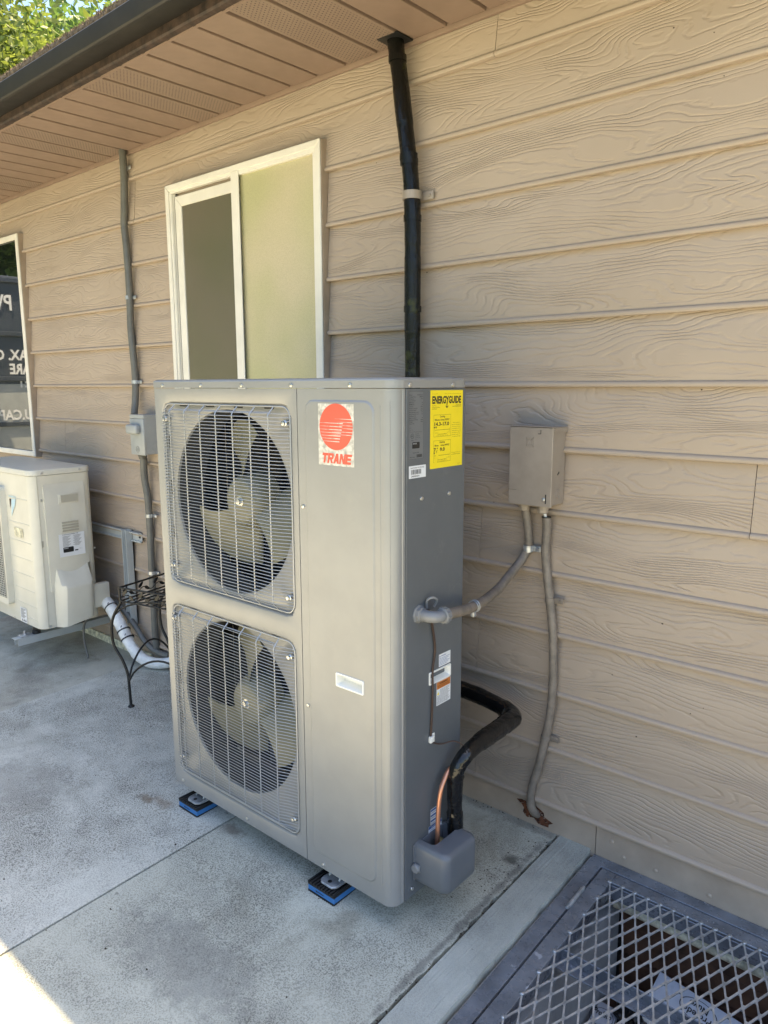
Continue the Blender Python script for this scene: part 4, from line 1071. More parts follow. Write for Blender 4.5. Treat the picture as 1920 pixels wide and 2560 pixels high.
vp = [(.475, -.052, 2.405), (.484, -.055, 2.36), (.500, -.056, 2.27), (.513, -.056, 2.18), (.527, -.056, 2.09), (.538, -.056, 2.02), (.546, -.056, 1.94), (.5495, -.056, 1.85), (.550, -.056, 1.75), (.550, -.056, 1.56), (.551, -.056, 1.40), (.552, -.058, 1.10), (.553, -.060, .70), (.560, -.070, .52), (.60, -.085, .445), (.70, -.095, .425), (.78, -.098, .420)]
obj('vertical_run', rough_tube(vp, lambda t: .0258-.002*t, 8, 16, .0008, 3), M['tape'], ls_, 60)
hpth = [(.76, -.098, .420), (.85, -.105, .420), (.93, -.110, .412), (.975, -.118, .404), (1.002, -.145, .406), (1.012, -.185, .412), (1.016, -.24, .414), (1.018, -.31, .414), (1.018, -.37, .410), (1.016, -.41, .398), (1.008, -.432, .370), (1.003, -.434, .335), (1.000, -.431, .28), (1.000, -.428, .22), (1.000, -.425, .165)]
obj('lower_run', rough_tube(hpth, lambda t: .0255 if t < .45 else .0255-.006*(t-.45)/.55, 8, 16, 0.0018, 5), M['tapeb'], ls_, 60)
for z, x in ((2.335, .489), (2.05, .533), (1.87, .549), (1.60, .5505), (2.335-.3, .535)):
    bm = NB(); tube(bm, [(x, -.056, z-.009), (x, -.056, z+.009)], .0278, 16); obj('tape_band', bm, M['tape'], ls_, 60)
bm = NB(); box(bm, .440, .520, -.095, -.015, 2.3885, 2.3925); obj('ceiling_hole', bm, M['black'], ls_, 0)
bm = NB(); zc = 1.936; xc = .5465
tube(bm, [(xc, -.056, zc-.012), (xc, -.056, zc+.012)], .0298, 20); box(bm, xc+.015, xc+.062, -.0300, -.0235, zc-.013, zc+.013, .004, 2); lathe(bm, [(.005, -.0300), (.004, -.033)], (xc+.048, 0, zc), 'y', 12)
obj('pipe_strap', bm, M['boxtan'], ls_, 40)
bm = NB(); tube(bm, smooth_path([(.995, -.415, .375), (.990, -.430, .368), (.988, -.448, .358), (.988, -.465, .340), (.988, -.478, .318), (.988, -.486, .28), (.988, -.489, .23), (.988, -.491, .16)], 8), .0063, 12); obj('copper_tube', bm, M['copper'], ls_, 60)

# ------------------------------------------------------------------ left disconnect and conduits
dz = thing('disconnect_box', 'small light grey disconnect switch box with a handle, left of the window', 'electrical box', (-1.03, -.02, 1.15))
x0, x1, z0, z1 = -1.082, -.966, 1.052, 1.236
bm = NB(); box(bm, x0+.002, x1-.001, -.090, -.018, z0+.003, z1-.003, .002, 1); obj('box_body', bm, M['boxgrey'], dz)
bm = NB(); box(bm, x0, x1, -.102, -.0885, z0, z1-.019, .003, 2); door = obj('cover', bm, M['boxgrey'], dz)
bm = NB(); box(bm, x0, x1, -.100, -.018, z1-.018, z1, .002, 1); obj('rain_hood', bm, M['boxgrey'], dz)
bm = NB(); box(bm, x0+.005, x0+.094, -.130, -.1015, 1.148, 1.192, .010, 3); obj('pull_handle', bm, M['boxgrey'], dz)
bm = NB(); tube(bm, [(x0+.058+.0135*cos(a), -.1022, 1.078+.0135*sin(a)) for a in [2*pi*k/20 for k in range(20)]], .0009, 5, closed=True)
s = Sheet((x0+.050, -.102, 1.090), (1, 0, 0), (0, 0, -1), (0, -1, 0)); s.text('GE', .008, .0175, .012, .014, align='c', bold=.0)
me = bpy.data.meshes.new('t'); s.bm.to_mesh(me); s.bm.free(); bm.from_mesh(me); obj('emblem', bm, M['condgrey'], door, 0)
bm = NB(); tube(bm, [(x1-.0008, -.050+.014*cos(a), 1.085+.014*sin(a)) for a in [2*pi*k/20 for k in range(20)]], .0009, 5, closed=True); obj('knockout', bm, M['boxgrey'], dz)
cu = thing('conduit', 'grey conduit dropping from the soffit to the small grey disconnect box', 'conduit', (-1.12, -.04, 1.3))
obj('hose', ribbed([(-1.108, -.040, 2.395), (-1.107, -.040, 2.285), (-1.124, -.038, 2.15), (-1.136, -.036, 2.08), (-1.128, -.036, 1.97), (-1.125, -.036, 1.80), (-1.133, -.036, 1.63), (-1.126, -.036, 1.52), (-1.120, -.036, 1.40), (-1.118, -.044, 1.30), (-1.108, -.060, 1.234)], .0160, 8, .0003), M['condgrey'], cu, 60)
def strap(x, z, p, mat, r=.0182, y=-.036):
    bm = NB(); tube(bm, [(x, y, z-.008), (x, y, z+.008)], r, 14); box(bm, x+r*.7, x+r+.024, -.0300, -.0255, z-.008, z+.008, .003, 2); obj('conduit_strap', bm, mat, p)
strap(-1.111, 2.318, cu, M['galv']); strap(-1.130, 1.764, cu, M['galv']); strap(-1.121, 1.383, cu, M['galv'])
cl = thing('conduit', 'grey conduit running down from the disconnect box behind the iron stand', 'conduit', (-1.07, -.04, 1.0))
fitting(-1.065, -.055, 1.052, cl, M['condgrey'], .021)
obj('hose', ribbed([(-1.062, -.052, 1.03), (-1.075, -.046, .94), (-1.063, -.042, .845), (-1.062, -.040, .70), (-1.066, -.040, .55), (-1.068, -.040, .42), (-1.070, -.040, .25), (-1.076, -.036, .12), (-1.08, -.02, .06)], .0165, 8, .0003), M['condgrey'], cl, 60)
strap(-1.062, .756, cl, M['galv'], .0185, -.041); strap(-1.068, .475, cl, M['galv'], .0185, -.040)

# ------------------------------------------------------------------ small beige outdoor unit on wall bracket
XR = -1.42; F0, B0 = -.432, -.128; Z0, Z1 = .207, .978
du = thing('small_outdoor_unit', 'beige single-fan air conditioner unit hung on a wall bracket at the left', 'air conditioner', (-1.82, -.28, Z0))
def roundrect_xy(x0, x1, y0, y1, r, n=6):
    return [(a, b_) for a, b_ in rrect(x0, x1, y0, y1, r, n)]
bm = NB(); 
def stack(bm, levels):
    ls = [[bm.verts.new((a, b_, z)) for a, b_ in pts] for pts, z in levels]
    n = len(ls[0]); bm.faces.new(ls[0][::-1])
    for P, Q in zip(ls, ls[1:]):
        for k in range(n): bm.faces.new((P[k], P[(k+1) % n], Q[(k+1) % n], Q[k]))
    bm.faces.new(ls[-1]); bmesh.ops.recalc_face_normals(bm, faces=bm.faces)
stack(bm, [(roundrect_xy(-2.24, XR, F0, B0, .045), Z0), (roundrect_xy(-2.24, XR, F0, B0, .045), Z1-.028)])
obj('casing', bm, M['beige'], du, 30)
bm = NB(); e = .003
stack(bm, [(roundrect_xy(-2.243, XR+e, F0-e, B0+e, .047), Z1-.026), (roundrect_xy(-2.243, XR+e, F0-e, B0+e, .047), Z1-.006), (roundrect_xy(-2.240, XR, F0, B0, .044), Z1-.001), (roundrect_xy(-2.23, XR-.01, F0+.010, B0-.01, .034), Z1+.001)])
obj('top_panel', bm, M['beige'], du, 35)
# pressed ribs on the front right
bm = NB()
for z in (.835, .715, .625, .54, .46, .385, .31, .245): box(bm, -1.70, -1.462, F0-.0022, F0+.002, z-.002, z+.002, .0008, 1)
obj('pressed_rib', bm, M['beige'], du, 0)
# fan grille on the front
bm = NB(); gx0, gx1 = -2.22, -1.700
g = NB(); prism(g, rrect(gx0, gx1, .285, .880, .02, 4), 'y', F0-.030, F0+.001)
for f in [f for f in g.faces if len(f.verts) > 4 and f.normal.y < -.5]:
    r_ = bmesh.ops.inset_individual(g, faces=[f], thickness=.030); bmesh.ops.translate(g, verts=f.verts, vec=(0, .004, 0)); f.material_index = 1
gr = obj('fan_grille', g, [M['beige'], M['black']], du, 30)
bm = NB(); gcx, gcz = (gx0+gx1)/2, .5825
for k in range(44):
    z = .322+k*.0121; hw = .232
    tube(bm, [(gcx-hw, F0-.030, z), (gcx+hw, F0-.030, z)], .0016, 5)
for k in range(24): x = gcx-.228+k*.456/23; tube(bm, [(x, F0-.0285, .318), (x, F0-.0285, .848)], .0015, 5)
obj('grille_bars', bm, M['beige'], gr, 60)
# side cover with handle, vents, label and pipe cover bulge
sc_ = lambda y, z: (-1.9116+(y+1.9116)*.983, 1.367-(1.367-z)*.983)
y0c, z1c = sc_(-.348, .90); y1c, _ = sc_(-.146, .9); _, z0c = sc_(0, .50)
bm = NB(); nY = 10; rows = []
def bow(t): return .004+.010*(1-(2*t-1)**2)
for z, kk in ((z0c-.13, 1), (z0c+.0, 1), (z1c-.030, 1), (z1c-.012, .35), (z1c, 0)):
    rows.append([bm.verts.new((XR+.001+.016*kk*(1-.55*(2*j/nY-1)**2), y0c+(y1c-y0c)*j/nY, z-(.022*(1-(2*j/nY-1)**2) if kk in (.35, 1) and z > z1c-.04 else 0))) for j in range(nY+1)])
for A_, B_ in zip(rows, rows[1:]):
    for j in range(nY): bm.faces.new((A_[j], A_[j+1], B_[j+1], B_[j]))
for j in (0, nY):
    col = [r_[j] for r_ in rows]; base = [bm.verts.new((XR-.002, v.co.y, v.co.z)) for v in col]
    for a in range(len(col)-1): bm.faces.new((col[a], col[a+1], base[a+1], base[a]))
bmesh.ops.recalc_face_normals(bm, faces=bm.faces)
cov = obj('side_cover', bm, M['beige'], du, 28)
SX = XR+.0175
bm = NB(); box(bm, SX-.016, SX+.0012, sc_(-.284, 0)[0], sc_(-.186, 0)[0], .810, .8560, .002); obj('grip', bm, M['beige'], cov)
bm = NB(); box(bm, SX-.015, SX+.0016, -.306+.006, -.216, .815, .851); obj('grip_shade', bm, M['beigedark'], cov, 0)  # flat darker plate paints the shade inside the grip
bm = NB()
for k in range(4): box(bm, SX-.006, SX+.0020, -.303, -.222, .672+k*.0135, .680+k*.0135)
obj('vent_slot', bm, M['beigedark'], cov, 0)
s = Sheet((SX+.0006, -.325, .662), (0, 1, 0), (0, 0, -1), (1, 0, 0)); s.rect(0, 0, .128, .112, 0, .0008); lb = obj('rating_label', s.bm, M['paper'], cov, 0)
s = Sheet((SX+.0010, -.325, .662), (0, 1, 0), (0, 0, -1), (1, 0, 0)); s.text('DAIKIN INDUSTRIES, LTD.', .018, .006, .004, .080, lift=.0009, bold=.02)
for i in range(12): s.rect(.018, .012+i*.0045, .058-(i % 3)*.006, .0133+i*.0045, 0, .0009); s.rect(.070+(i % 2)*.006, .012+i*.0045, .112-(i % 4)*.004, .0133+i*.0045, 0, .0009)
s.poly([(a, b_) for a, b_ in rrect(.018, .070, .066, .092, .004, 3)], 0, .0009); s.text('AHRI', .021, .074, .005, .022, mi=1, lift=.0013, bold=.02)
s.rect(.076, .084, .092, .090, 0, .0009); s.text('c UL us', .096, .083, .004, .016, lift=.0009); obj('label_print', s.bm, [M['black'], M['paper']], lb, 0)
# bulging pipe cover
bm = NB()
ya, yb_ = sc_(-.330, 0)[0], sc_(-.150, 0)[0]
lv = [(.235, .052), (.40, .075), (.418, .070), (.505, .012), (.515, .006)]
rows = []
for z, d in lv:
    row = []
    for j in range(13):
        t = j/12; y = ya-.004+(yb_-ya+.012)*t; prof_ = min(1, 1.0*(1-abs(2*t-1)**7)); dz_ = -.030*(1-(2*t-1)**2) if z > .45 else 0
        row.append(bm.verts.new((XR+.004+d*prof_, y, z+dz_+(-.028*(1-t) if z < .3 else 0))))
    rows.append(row)
for A_, B_ in zip(rows, rows[1:]):
    for j in range(12): bm.faces.new((A_[j], A_[j+1], B_[j+1], B_[j]))
base = [bm.verts.new((XR+.002, v.co.y, v.co.z)) for v in rows[0]]
for j in range(12): bm.faces.new((rows[0][j], rows[0][j+1], base[j+1], base[j]))
bmesh.ops.recalc_face_normals(bm, faces=bm.faces)
obj('pipe_cover', bm, M['beige'], du, 30)
bm = NB(); box(bm, XR-.005, XR+.030, yb_-.002, B0+.040, .262, .385, .008, 2); obj('rear_cover', bm, M['beige'], du)
bm = NB(); box(bm, XR-.0008, XR+.0008, -.399, -.3975, Z0, Z1-.03); box(bm, XR-.0008, XR+.0008, -.3990, -.3900, .610, .640); box(bm, XR-.0008, XR+.0010, -.152, -.1508, Z0+.2, Z1-.03); obj('seam', bm, M['beigedark'], du, 0)
for (x, y, z, sd) in ((XR+.0035, -.375, .962, 1), (XR+.0035, -.19, .966, 1), (XR+.0005, -.385, .835, 1), (XR+.0005, -.140, .565, 1), (-1.72, F0-.001, .212, 0), (XR, -.39, .218, 1)):
    q = inst(scr, du, (x, y, z), (0, 0, R(90)) if sd else (0, 0, 0)); q.name = 'screw'
s = Sheet((-1.655, F0-.0024, .835), (1, 0, 0), (0, 0, -1), (0, -1, 0))
s.text('DAIKIN', 0, .000, .010, .075, mi=0, bold=.03); s.poly([(.003, .008), (.003, .060), (.022, .008)], 1); s.poly([(.026, .008), (.075, .004), (.060, .035), (.012, .095), (.018, .060)], 0)
obj('logo_sticker', s.bm, [M['clampgreen'], M['fascia']], du, 0)
s = Sheet((-1.628, F0-.0024, .690), (1, 0, 0), (0, 0, -1), (0, -1, 0)); s.poly([(a, b_) for a, b_ in rrect(0, .095, 0, .045, .006, 4)], 0); obj('badge', s.bm, M['cream'], du, 0)
s = Sheet((-1.640, F0-.0024, .285), (1, 0, 0), (0, 0, -1), (0, -1, 0)); s.rect(0, 0, .070, .075, 0, .0003); q = obj('warning_label', s.bm, M['paper'], du, 0)
s = Sheet((-1.640, F0-.0024, .285), (1, 0, 0), (0, 0, -1), (0, -1, 0))
for i in range(9): s.rect(.006, .006+i*.0055, .060-(i % 3)*.01, .0085+i*.0055)
for i in range(3): s.poly([(.010+i*.018, .070), (.017+i*.018, .056), (.024+i*.018, .070)])
obj('label_print', s.bm, M['black'], q, 0)
# wall bracket
wb = thing('wall_bracket', 'pale grey steel wall bracket carrying the small beige unit', 'bracket', (-1.4, -.03, .4))
bm = NB(); box(bm, -2.3, -1.165, -.034, -.022, .605, .612); box(bm, -2.3, -1.165, -.026, -.022, .605, .655); box(bm, -2.3, -1.165, -.044, -.022, .650, .655); obj('wall_rail', bm, M['bracket'], wb, 0)
for xb in (-1.29, -2.12):
    bm = NB(); box(bm, xb-.0020, xb+.0020, -.062, -.024, .175, .66); box(bm, xb+.036, xb+.040, -.062, -.024, .175, .66); box(bm, xb-.002, xb+.04, -.028, -.024, .175, .66)
    obj('upright', bm, M['bracket'], wb, 0)
for xb in (-1.58, -2.12):
    bm = NB(); box(bm, xb, xb+.042, -.512, -.024, .152, .155); box(bm, xb+.039, xb+.042, -.500, -.024, .118, .1518); box(bm, xb, xb+.003, -.500, -.024, .118, .1518); obj('arm', bm, M['bracket'], wb, 0)
    for yb3 in (-.40, -.17):
        bm = NB(); lathe(bm, [(.020, .1555), (.020, .170), (.014, .175), (.014, .190), (.020, .195), (.020, .2065)], (xb+.02, yb3, 0), 'z', 16)
        obj('rubber_mount', bm, M['rubber'], wb, 40)
bm = NB(); lathe(bm, [(.010, .156), (.010, .166), (.006, .168), (.006, .180)], (-1.565, -.455, 0), 'z', 6); box(bm, -1.59, -1.54, -.480, -.425, .1555, .160, .001); obj('mount_bolt', bm, M['galv'], wb)
for x, y in ((-1.18, -.024),): 
    bm = NB(); lathe(bm, [(.006, -.026), (.005, -.030)], (x, 0, .632), 'y', 10); obj('bolt', bm, M['black'], wb)
# white wrapped pipes
wp = thing('insulated_pipe', 'white wrapped pipe bundle curving from the small unit down to the ground', 'pipe', (-1.3, -.1, .1))
obj('wrapped_pipe', rough_tube([(-1.48, -.10, .285), (-1.42, -.105, .282), (-1.36, -.11, .262), (-1.30, -.115, .225), (-1.24, -.115, .170), (-1.19, -.112, .110), (-1.13, -.10, .055), (-1.06, -.075, .030), (-.99, -.04, .035), (-.97, -.012, .045)], lambda t: .032-.006*t, 8, 16, .0022, 9), M['wrap'], wp, 60)
obj('wrapped_pipe', rough_tube([(-1.48, -.075, .245), (-1.43, -.075, .235), (-1.37, -.08, .215), (-1.31, -.085, .17)], lambda t: .022, 8, 12, .001, 4), M['wrap'], wp, 60)
bm = NB(); tube(bm, smooth_path([(-1.40, -.06, .27), (-1.31, -.06, .235), (-1.22, -.055, .17), (-1.15, -.05, .11), (-1.07, -.04, .075), (-.985, -.025, .07)], 8), .014, 12); obj('grey_hose', bm, M['condgrey'], wp, 60)
for p_, d_ in (((-1.355, -.11, .258), (.05, 0, -.03)), ((-1.235, -.114, .165), (.045, 0, -.05)), ((-1.205, -.112, .13), (.045, 0, -.05))):
    bm = NB(); d_ = Vector(d_).normalized()*.004; p_ = Vector(p_); tube(bm, [p_-d_*.7, p_+d_*.7], .0335, 16); tube(bm, [p_+Vector((.01, -.02, .025)), p_+Vector((.035, -.03, .04))], .0022, 6); obj('cable_tie', bm, M['rubber'], wp, 60)
dh = tag(obj('drain_hose', (lambda b: (tube(b, smooth_path([(-1.44, -.155, .215), (-1.47, -.17, .20), (-1.50, -.185, .15), (-1.49, -.195, .08), (-1.46, -.20, .02), (-1.45, -.20, -.006)], 8), .0055, 8), b)[1])(NB()), M['condgrey'], None, 60), 'thin grey drain hose drooping from the small beige unit', 'hose')

# ------------------------------------------------------------------ wrought iron stand
ir = thing('iron_plant_stand', 'black wrought iron plant stand with leaf scroll rim beside the tall unit', 'plant stand', (-.60, -.25, 0))
# local frame: O front-left top corner, u along the front, v to the back
O = Vector((-.790, -.366, .521)); U = Vector((.973, .23, 0)).normalized(); V = Vector((-.23, .973, 0)).normalized()
LU, LV = .46, .27
def T(a, b_, z): return O+U*a+V*b_+Vector((0, 0, z-.521))
zt, zr = .521, .462
bm = NB(); 
for z, r in ((zt, .0045), (zr, .004)):
    c_ = [T(0, 0, z), T(LU, 0, z), T(LU, LV, z), T(0, LV, z)]
    for a, b_ in zip(c_, c_[1:]+c_[:1]): tube(bm, [a, b_], r, 8)
for a, b_ in ((0, 0), (LU, 0), (LU, LV), (0, LV)): tube(bm, [T(a, b_, zr-.004), T(a, b_, zt)], .0045, 8)
obj('rim', bm, M['iron'], ir, 60)
bm = NB()
for k in range(1, 13): a = LU*k/13; tube(bm, [T(a, 0, zr), T(a, LV, zr)], .0030, 6)
for b_ in (.09, .18): tube(bm, [T(0, b_, zr-.004), T(LU, b_, zr-.004)], .003, 6)
obj('shelf_rod', bm, M['iron'], ir, 60)
def leaf(bm, c, d, n_, s):
    d = d.normalized(); up_ = n_.cross(d).normalized(); pts = []
    for k in range(14):
        a = 2*pi*k/14; q = c+d*cos(a)*s+up_*sin(a)*s*.42*(1-.3*cos(a)); pts.append(q)
    f = bm.faces.new([bm.verts.new(p) for p in pts]); r_ = bmesh.ops.extrude_face_region(bm, geom=[f])
    bmesh.ops.translate(bm, verts=[v for v in r_['geom'] if isinstance(v, bmesh.types.BMVert)], vec=n_*.0025)
bm = NB(); zc = Vector((0, 0, 1))
for side_ in range(4):
    n_ = [-V, U, V, -U][side_]; L_ = LU if side_ in (0, 2) else LV
    def E(t, z):
        return {0: T(t, 0, z), 1: T(LU, t, z), 2: T(t, LV, z), 3: T(0, t, z)}[side_]
    D_ = [U, V, U, V][side_]
    m = 5 if L_ > .3 else 3
    P = [E(L_*k/(m*2), zr+.005+(.026 if k % 2 else .006)) for k in range(m*2+1)]
    tube(bm, smooth_path(P, 5), .0022, 6)
    for k in range(m):
        leaf(bm, E(L_*(k+.35)/m, zr+.042), D_*.8+zc*(.7), n_, .017); leaf(bm, E(L_*(k+.75)/m, zr+.020), D_*.8-zc*.5, n_, .016)
bmesh.ops.recalc_face_normals(bm, faces=bm.faces); obj('leaf_scroll', bm, M['iron'], ir, 60)
for a, b_, ou, ov in ((0, 0, -1, -1), (LU, 0, 1, -1), (LU, LV, 1, 1), (0, LV, -1, 1)):
    bm = NB()
    prof_ = [(0, .470), (.012*0-.003, .455), (.050, .398), (.075, .341), (.068, .261), (.012, .196), (-.020, .135), (-.026, .06), (-.030, -.008)]
    # leg bows outwards under the tray, then runs in to the foot
    P = [T(a+ou*o_*.72, b_+ov*o_*.10, z if z > 0 else gz(0, -.3)-.002) for o_, z in prof_]
    tube(bm, smooth_path(P, 6), .0062, 10); f_ = P[-1]; lathe(bm, [(.014, f_.z), (.014, f_.z+.004), (.008, f_.z+.009)], (f_.x, f_.y, 0), 'z', 14)
    obj('leg', bm, M['iron'], ir, 60)
bm = NB()
def arc(p, q, h, n=14): return [p.lerp(q, t/n)+Vector((0, 0, h*sin(pi*t/n)**.7)) for t in range(n+1)]
for b_ in (0, LV):
    tube(bm, arc(T(.022, b_, .105), T(LU-.022, b_, .105), .125), .0045, 8); tube(bm, arc(T(-.035, b_, .398), T(LU+.035, b_, .398), .085), .004, 8)
for a in (.022, LU-.022): tube(bm, arc(T(a, 0, .115), T(a, LV, .115), .135), .0045, 8)
obj('stretcher_arch', bm, M['iron'], ir, 60)

# ------------------------------------------------------------------ steel grate over the light well
gt = thing('steel_grate', 'grey hinged steel grate of diamond mesh over the basement light well', 'grate', (1.7, -.6, 0))
GX1, GY1 = 2.40, -1.42; gz0 = -.006
bm = NB()
def bar(bm, x0, x1, y0, y1, z0, z1, bev=.0012): box(bm, x0, x1, y0, y1, z0, z1, bev, 1)
bar(bm, 1.214, 1.254, GY1-.05, -.013, gz0-.006, gz0); bar(bm, 1.214, GX1+.05, -.0530, -.013, gz0-.0063, gz0-.0003)
bar(bm, 1.214, 1.218, GY1-.05, -.013, gz0-.06, gz0-.0065); bar(bm, GX1+.006, GX1+.045, GY1-.05, -.054, gz0-.006, gz0); bar(bm, 1.255, GX1+.05, GY1-.05, GY1-.008, gz0-.006, gz0)
bar(bm, 1.250, 1.254, GY1, -.054, gz0-.045, gz0-.0065); bar(bm, 1.255, GX1, -.0530, -.0500, gz0-.045, gz0-.0065)
tilt(bm); obj('outer_frame', bm, M['steel'], gt, 0)
bm = NB(); I0, I1 = 1.2605, 1.303
bar(bm, I0, I1, GY1, -.060, gz0-.004, gz0+.002); bar(bm, I1+.0002, GX1-.041, -.100, -.060, gz0-.0042, gz0+.0018); bar(bm, GX1-.041, GX1, GY1, -.060, gz0-.004, gz0+.002); bar(bm, I1+.0002, GX1-.0412, GY1, GY1+.04, gz0-.004, gz0+.002)
bar(bm, I1-.005, I1, GY1, -.1002, gz0-.046, gz0-.0045); bar(bm, I1, GX1-.04, -.104, -.1002, gz0-.046, gz0-.0045); tilt(bm); leafd = obj('gate_leaf', bm, M['steel'], gt, 0)
bm = NB(); bar(bm, I1, GX1-.04, -.395, -.391, gz0-.034, gz0-.0045); bar(bm, I1, GX1-.04, -.425, -.391, gz0-.038, gz0-.034); bar(bm, I1, GX1-.04, -.800, -.796, gz0-.034, gz0-.0045); bar(bm, I1, GX1-.04, -.83, -.796, gz0-.038, gz0-.034); tilt(bm)
obj('cross_bar', bm, M['steel'], leafd, 0)
bm = NB()
for zz in (0,):
    yy = [(-.180, -.205), (-.206, -.235), (-.236, -.262)]
    for a, b_ in yy: lathe(bm, [(.0062, a), (.0062, b_)], (1.2575, 0, gz0+.006), 'y', 12)
    lathe(bm, [(.0045, -.170), (.0045, -.272)], (1.2575, 0, gz0+.006), 'y', 10)
tilt(bm); obj('hinge', bm, M['galv'], gt, 40)
bm = NB(); px, py = .035, .080; hx = px/2; nx = int((GX1-.041-I1)/hx); ny = int((1.30)/(py/2))
def strand(bm, p, q, wd, th):
    d = (q-p); L_ = d.length; d.normalize(); s_ = Vector((d.y, -d.x, 0)).normalized()*wd/2; u_ = Vector((0, 0, th/2))
    vs = [bm.verts.new(c+a*s_+b_*u_) for c in (p, q) for a, b_ in ((-1, -1), (1, -.6), (1, 1), (-1, .6))]
    for k in range(4): bm.faces.new((vs[k], vs[(k+1) % 4], vs[4+(k+1) % 4], vs[4+k]))
for i in range(nx):
    x = I1-.002+i*hx
    for j in range(ny):
        y = -.100-j*py/2
        a_ = (i+j) % 2 == 0
        p = Vector((x if a_ else x+hx, y, gz0-.001)); q = Vector((x+hx if a_ else x, y-py/2, gz0-.001))
        dx = (q-p)*.0
        strand(bm, p+Vector((.0006 if a_ else -.0006, 0, .001)), q+Vector((-.0006 if a_ else .0006, 0, -.001)), .0042, .0032)
        if a_:
            s_ = .0034; box(bm, x-.0036, x+.0036, y-.0080, y+.0080, gz0-.0032, gz0+.0012)
tilt(bm); bmesh.ops.recalc_face_normals(bm, faces=bm.faces); obj('diamond_mesh', bm, M['galv'], leafd, 0)
wbm = NB(); lathe(wbm, [(.001, .0035), (.005, .003), (.007, .0)], (0, 0, 0), 'z', 7)
wme = bpy.data.meshes.new('weld_bead'); wbm.to_mesh(wme); wbm.free(); wme.materials.append(M['galv']); wme.polygons.foreach_set('use_smooth', [True]*len(wme.polygons))
random.seed(21)
for x, y in [(I1-.003+random.uniform(-.002, .002), -.10-j*py) for j in range(15)]+[(I1+i*px, -.099) for i in range(30)]:
    o = link(bpy.data.objects.new('weld_bead', wme)); o.parent = leafd; o.location = Vector((x, y, gz0+.001+gz(x, y)))-rootloc(leafd); o.rotation_euler = (0, 0, random.uniform(0, 3)); o.scale = (random.uniform(.7, 1.1), random.uniform(.8, 1.2), 1)

# light well below
pit = thing('light_well', None, None, (1.8, -.6, -1.0), kind='structure')
bm = NB(); box(bm, 1.204, 1.300, -1.6, -.014, -1.3, -.115); obj('side_wall', bm, M['pitwall'], pit, 0)
bm = NB(); box(bm, 1.204, 1.2135, -1.6, -.014, -.12, -.02); tilt(bm); obj('side_wall_top', bm, M['pitwall'], pit, 0)
bm = NB(); box(bm, 2.38, 2.6, -1.6, -.014, -1.3, -.10); obj('side_wall', bm, M['pitwall'], pit, 0)
bm = NB(); box(bm, 1.2, 2.6, -1.75, -1.5, -1.3, -.10); obj('side_wall', bm, M['pitwall'], pit, 0)
bm = NB(); box(bm, 1.2, 2.6, -1.6, .1, -1.35, -1.3); obj('well_floor', bm, M['slabfar'], pit, 0)
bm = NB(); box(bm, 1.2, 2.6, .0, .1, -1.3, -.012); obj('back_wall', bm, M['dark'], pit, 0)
for z0_, z1_, y_ in ((-.190, -.105, -.018), (-.282, -.194, -.012), (-.41, -.288, -.020)):
    bm = NB(); box(bm, 1.31, 2.38, y_, -.001, z0_, z1_, .003); obj('plank', bm, M['wood'], pit, 0)
bm = NB(); box(bm, 2.6, 6, -1.6, 0, -.4, -.001); tilt(bm); obj('ground', bm, M['slab'], None, 0, kind='structure')
cpipe = tag(obj('cream_pipe', (lambda b: (tube(b, [(1.31, -.074, -.080), (2.38, -.074, -.090)], .0165, 14), b)[1])(NB()), M['cream'], None, 60), 'peeling cream pipe running along the house under the grate', 'pipe')
bg_ = thing('black_bag', 'crumpled black plastic bag in the light well under the grate', 'bag', (1.42, -.2, -.55))
bm = NB(); bmesh.ops.create_icosphere(bm, subdivisions=4, radius=1)
for v in bm.verts:
    n_ = v.co.copy(); k = 1+.18*sin(n_.x*7+n_.y*4)*cos(n_.z*6)+.12*sin(n_.y*13+n_.x*5); v.co = Vector((1.405+n_.x*.055*k, -.125+n_.y*.07*k, -.36+n_.z*.05*k))
obj('bag_body', bm, M['tapeb'], bg_, 80)
def carton(x0, x1, y0, y1, z0, z1, ry, rz, label, txt, nm='wrapped_package', mat='whiteblue', flip=True, rx=0):
    t = thing(nm, label, 'package', ((x0+x1)/2, (y0+y1)/2, z0))
    rot = Matrix.Rotation(rz, 4, 'Z') @ Matrix.Rotation(ry, 4, 'Y') @ Matrix.Rotation(rx, 4, 'X')
    c = Vector(((x0+x1)/2, (y0+y1)/2, (z0+z1)/2)); Mx = Matrix.Translation(c) @ rot @ Matrix.Translation(-c)
    bm = NB(); box(bm, x0, x1, y0, y1, z0, z1, .004, 2, tf=Mx); body = obj('wrapping', bm, M[mat], t)
    X = (rot @ Vector((1, 0, 0))).to_3d(); Y = (rot @ Vector((0, -1, 0))).to_3d(); Nn = (rot @ Vector((0, 0, 1))).to_3d()
    if txt:
        o_ = Mx @ Vector((x0 if not flip else x1, y1 if not flip else y0, z1)); s = Sheet(o_, X if not flip else -X, Y if not flip else -Y, Nn)
        for (tx, u, v, h, w_) in txt:
            s.text(tx, u, v, h, w_, bold=.02, lift=.0012)
        for k in range(36):
            cxo, cyo = txt[0][1]+txt[0][4]/2, txt[0][2]-.003; a0, a1 = 2*pi*k/36, 2*pi*(k+1)/36; hh = txt[0][3]*1.6
            s.poly([(cxo+cos(a)*q*(txt[0][4]*.66), cyo+.006+sin(a)*q*hh) for a, q in ((a0, .95), (a1, .95), (a1, 1.0), (a0, 1.0))], 0, .0012)
        obj('package_print', s.bm, M['black'], body, 0)
carton(1.43, 1.95, -.125, -.050, -.305, -.290, R(4), R(-4), 'white film-wrapped package with black script lettering, lying under the grate', [('Proledo', .36, .034, .017, .075), ('Nuvo', .375, .054, .016, .050), ('Facto', .235, .046, .019, .070), ('Proledo', .09, .034, .017, .075)], rx=R(28))
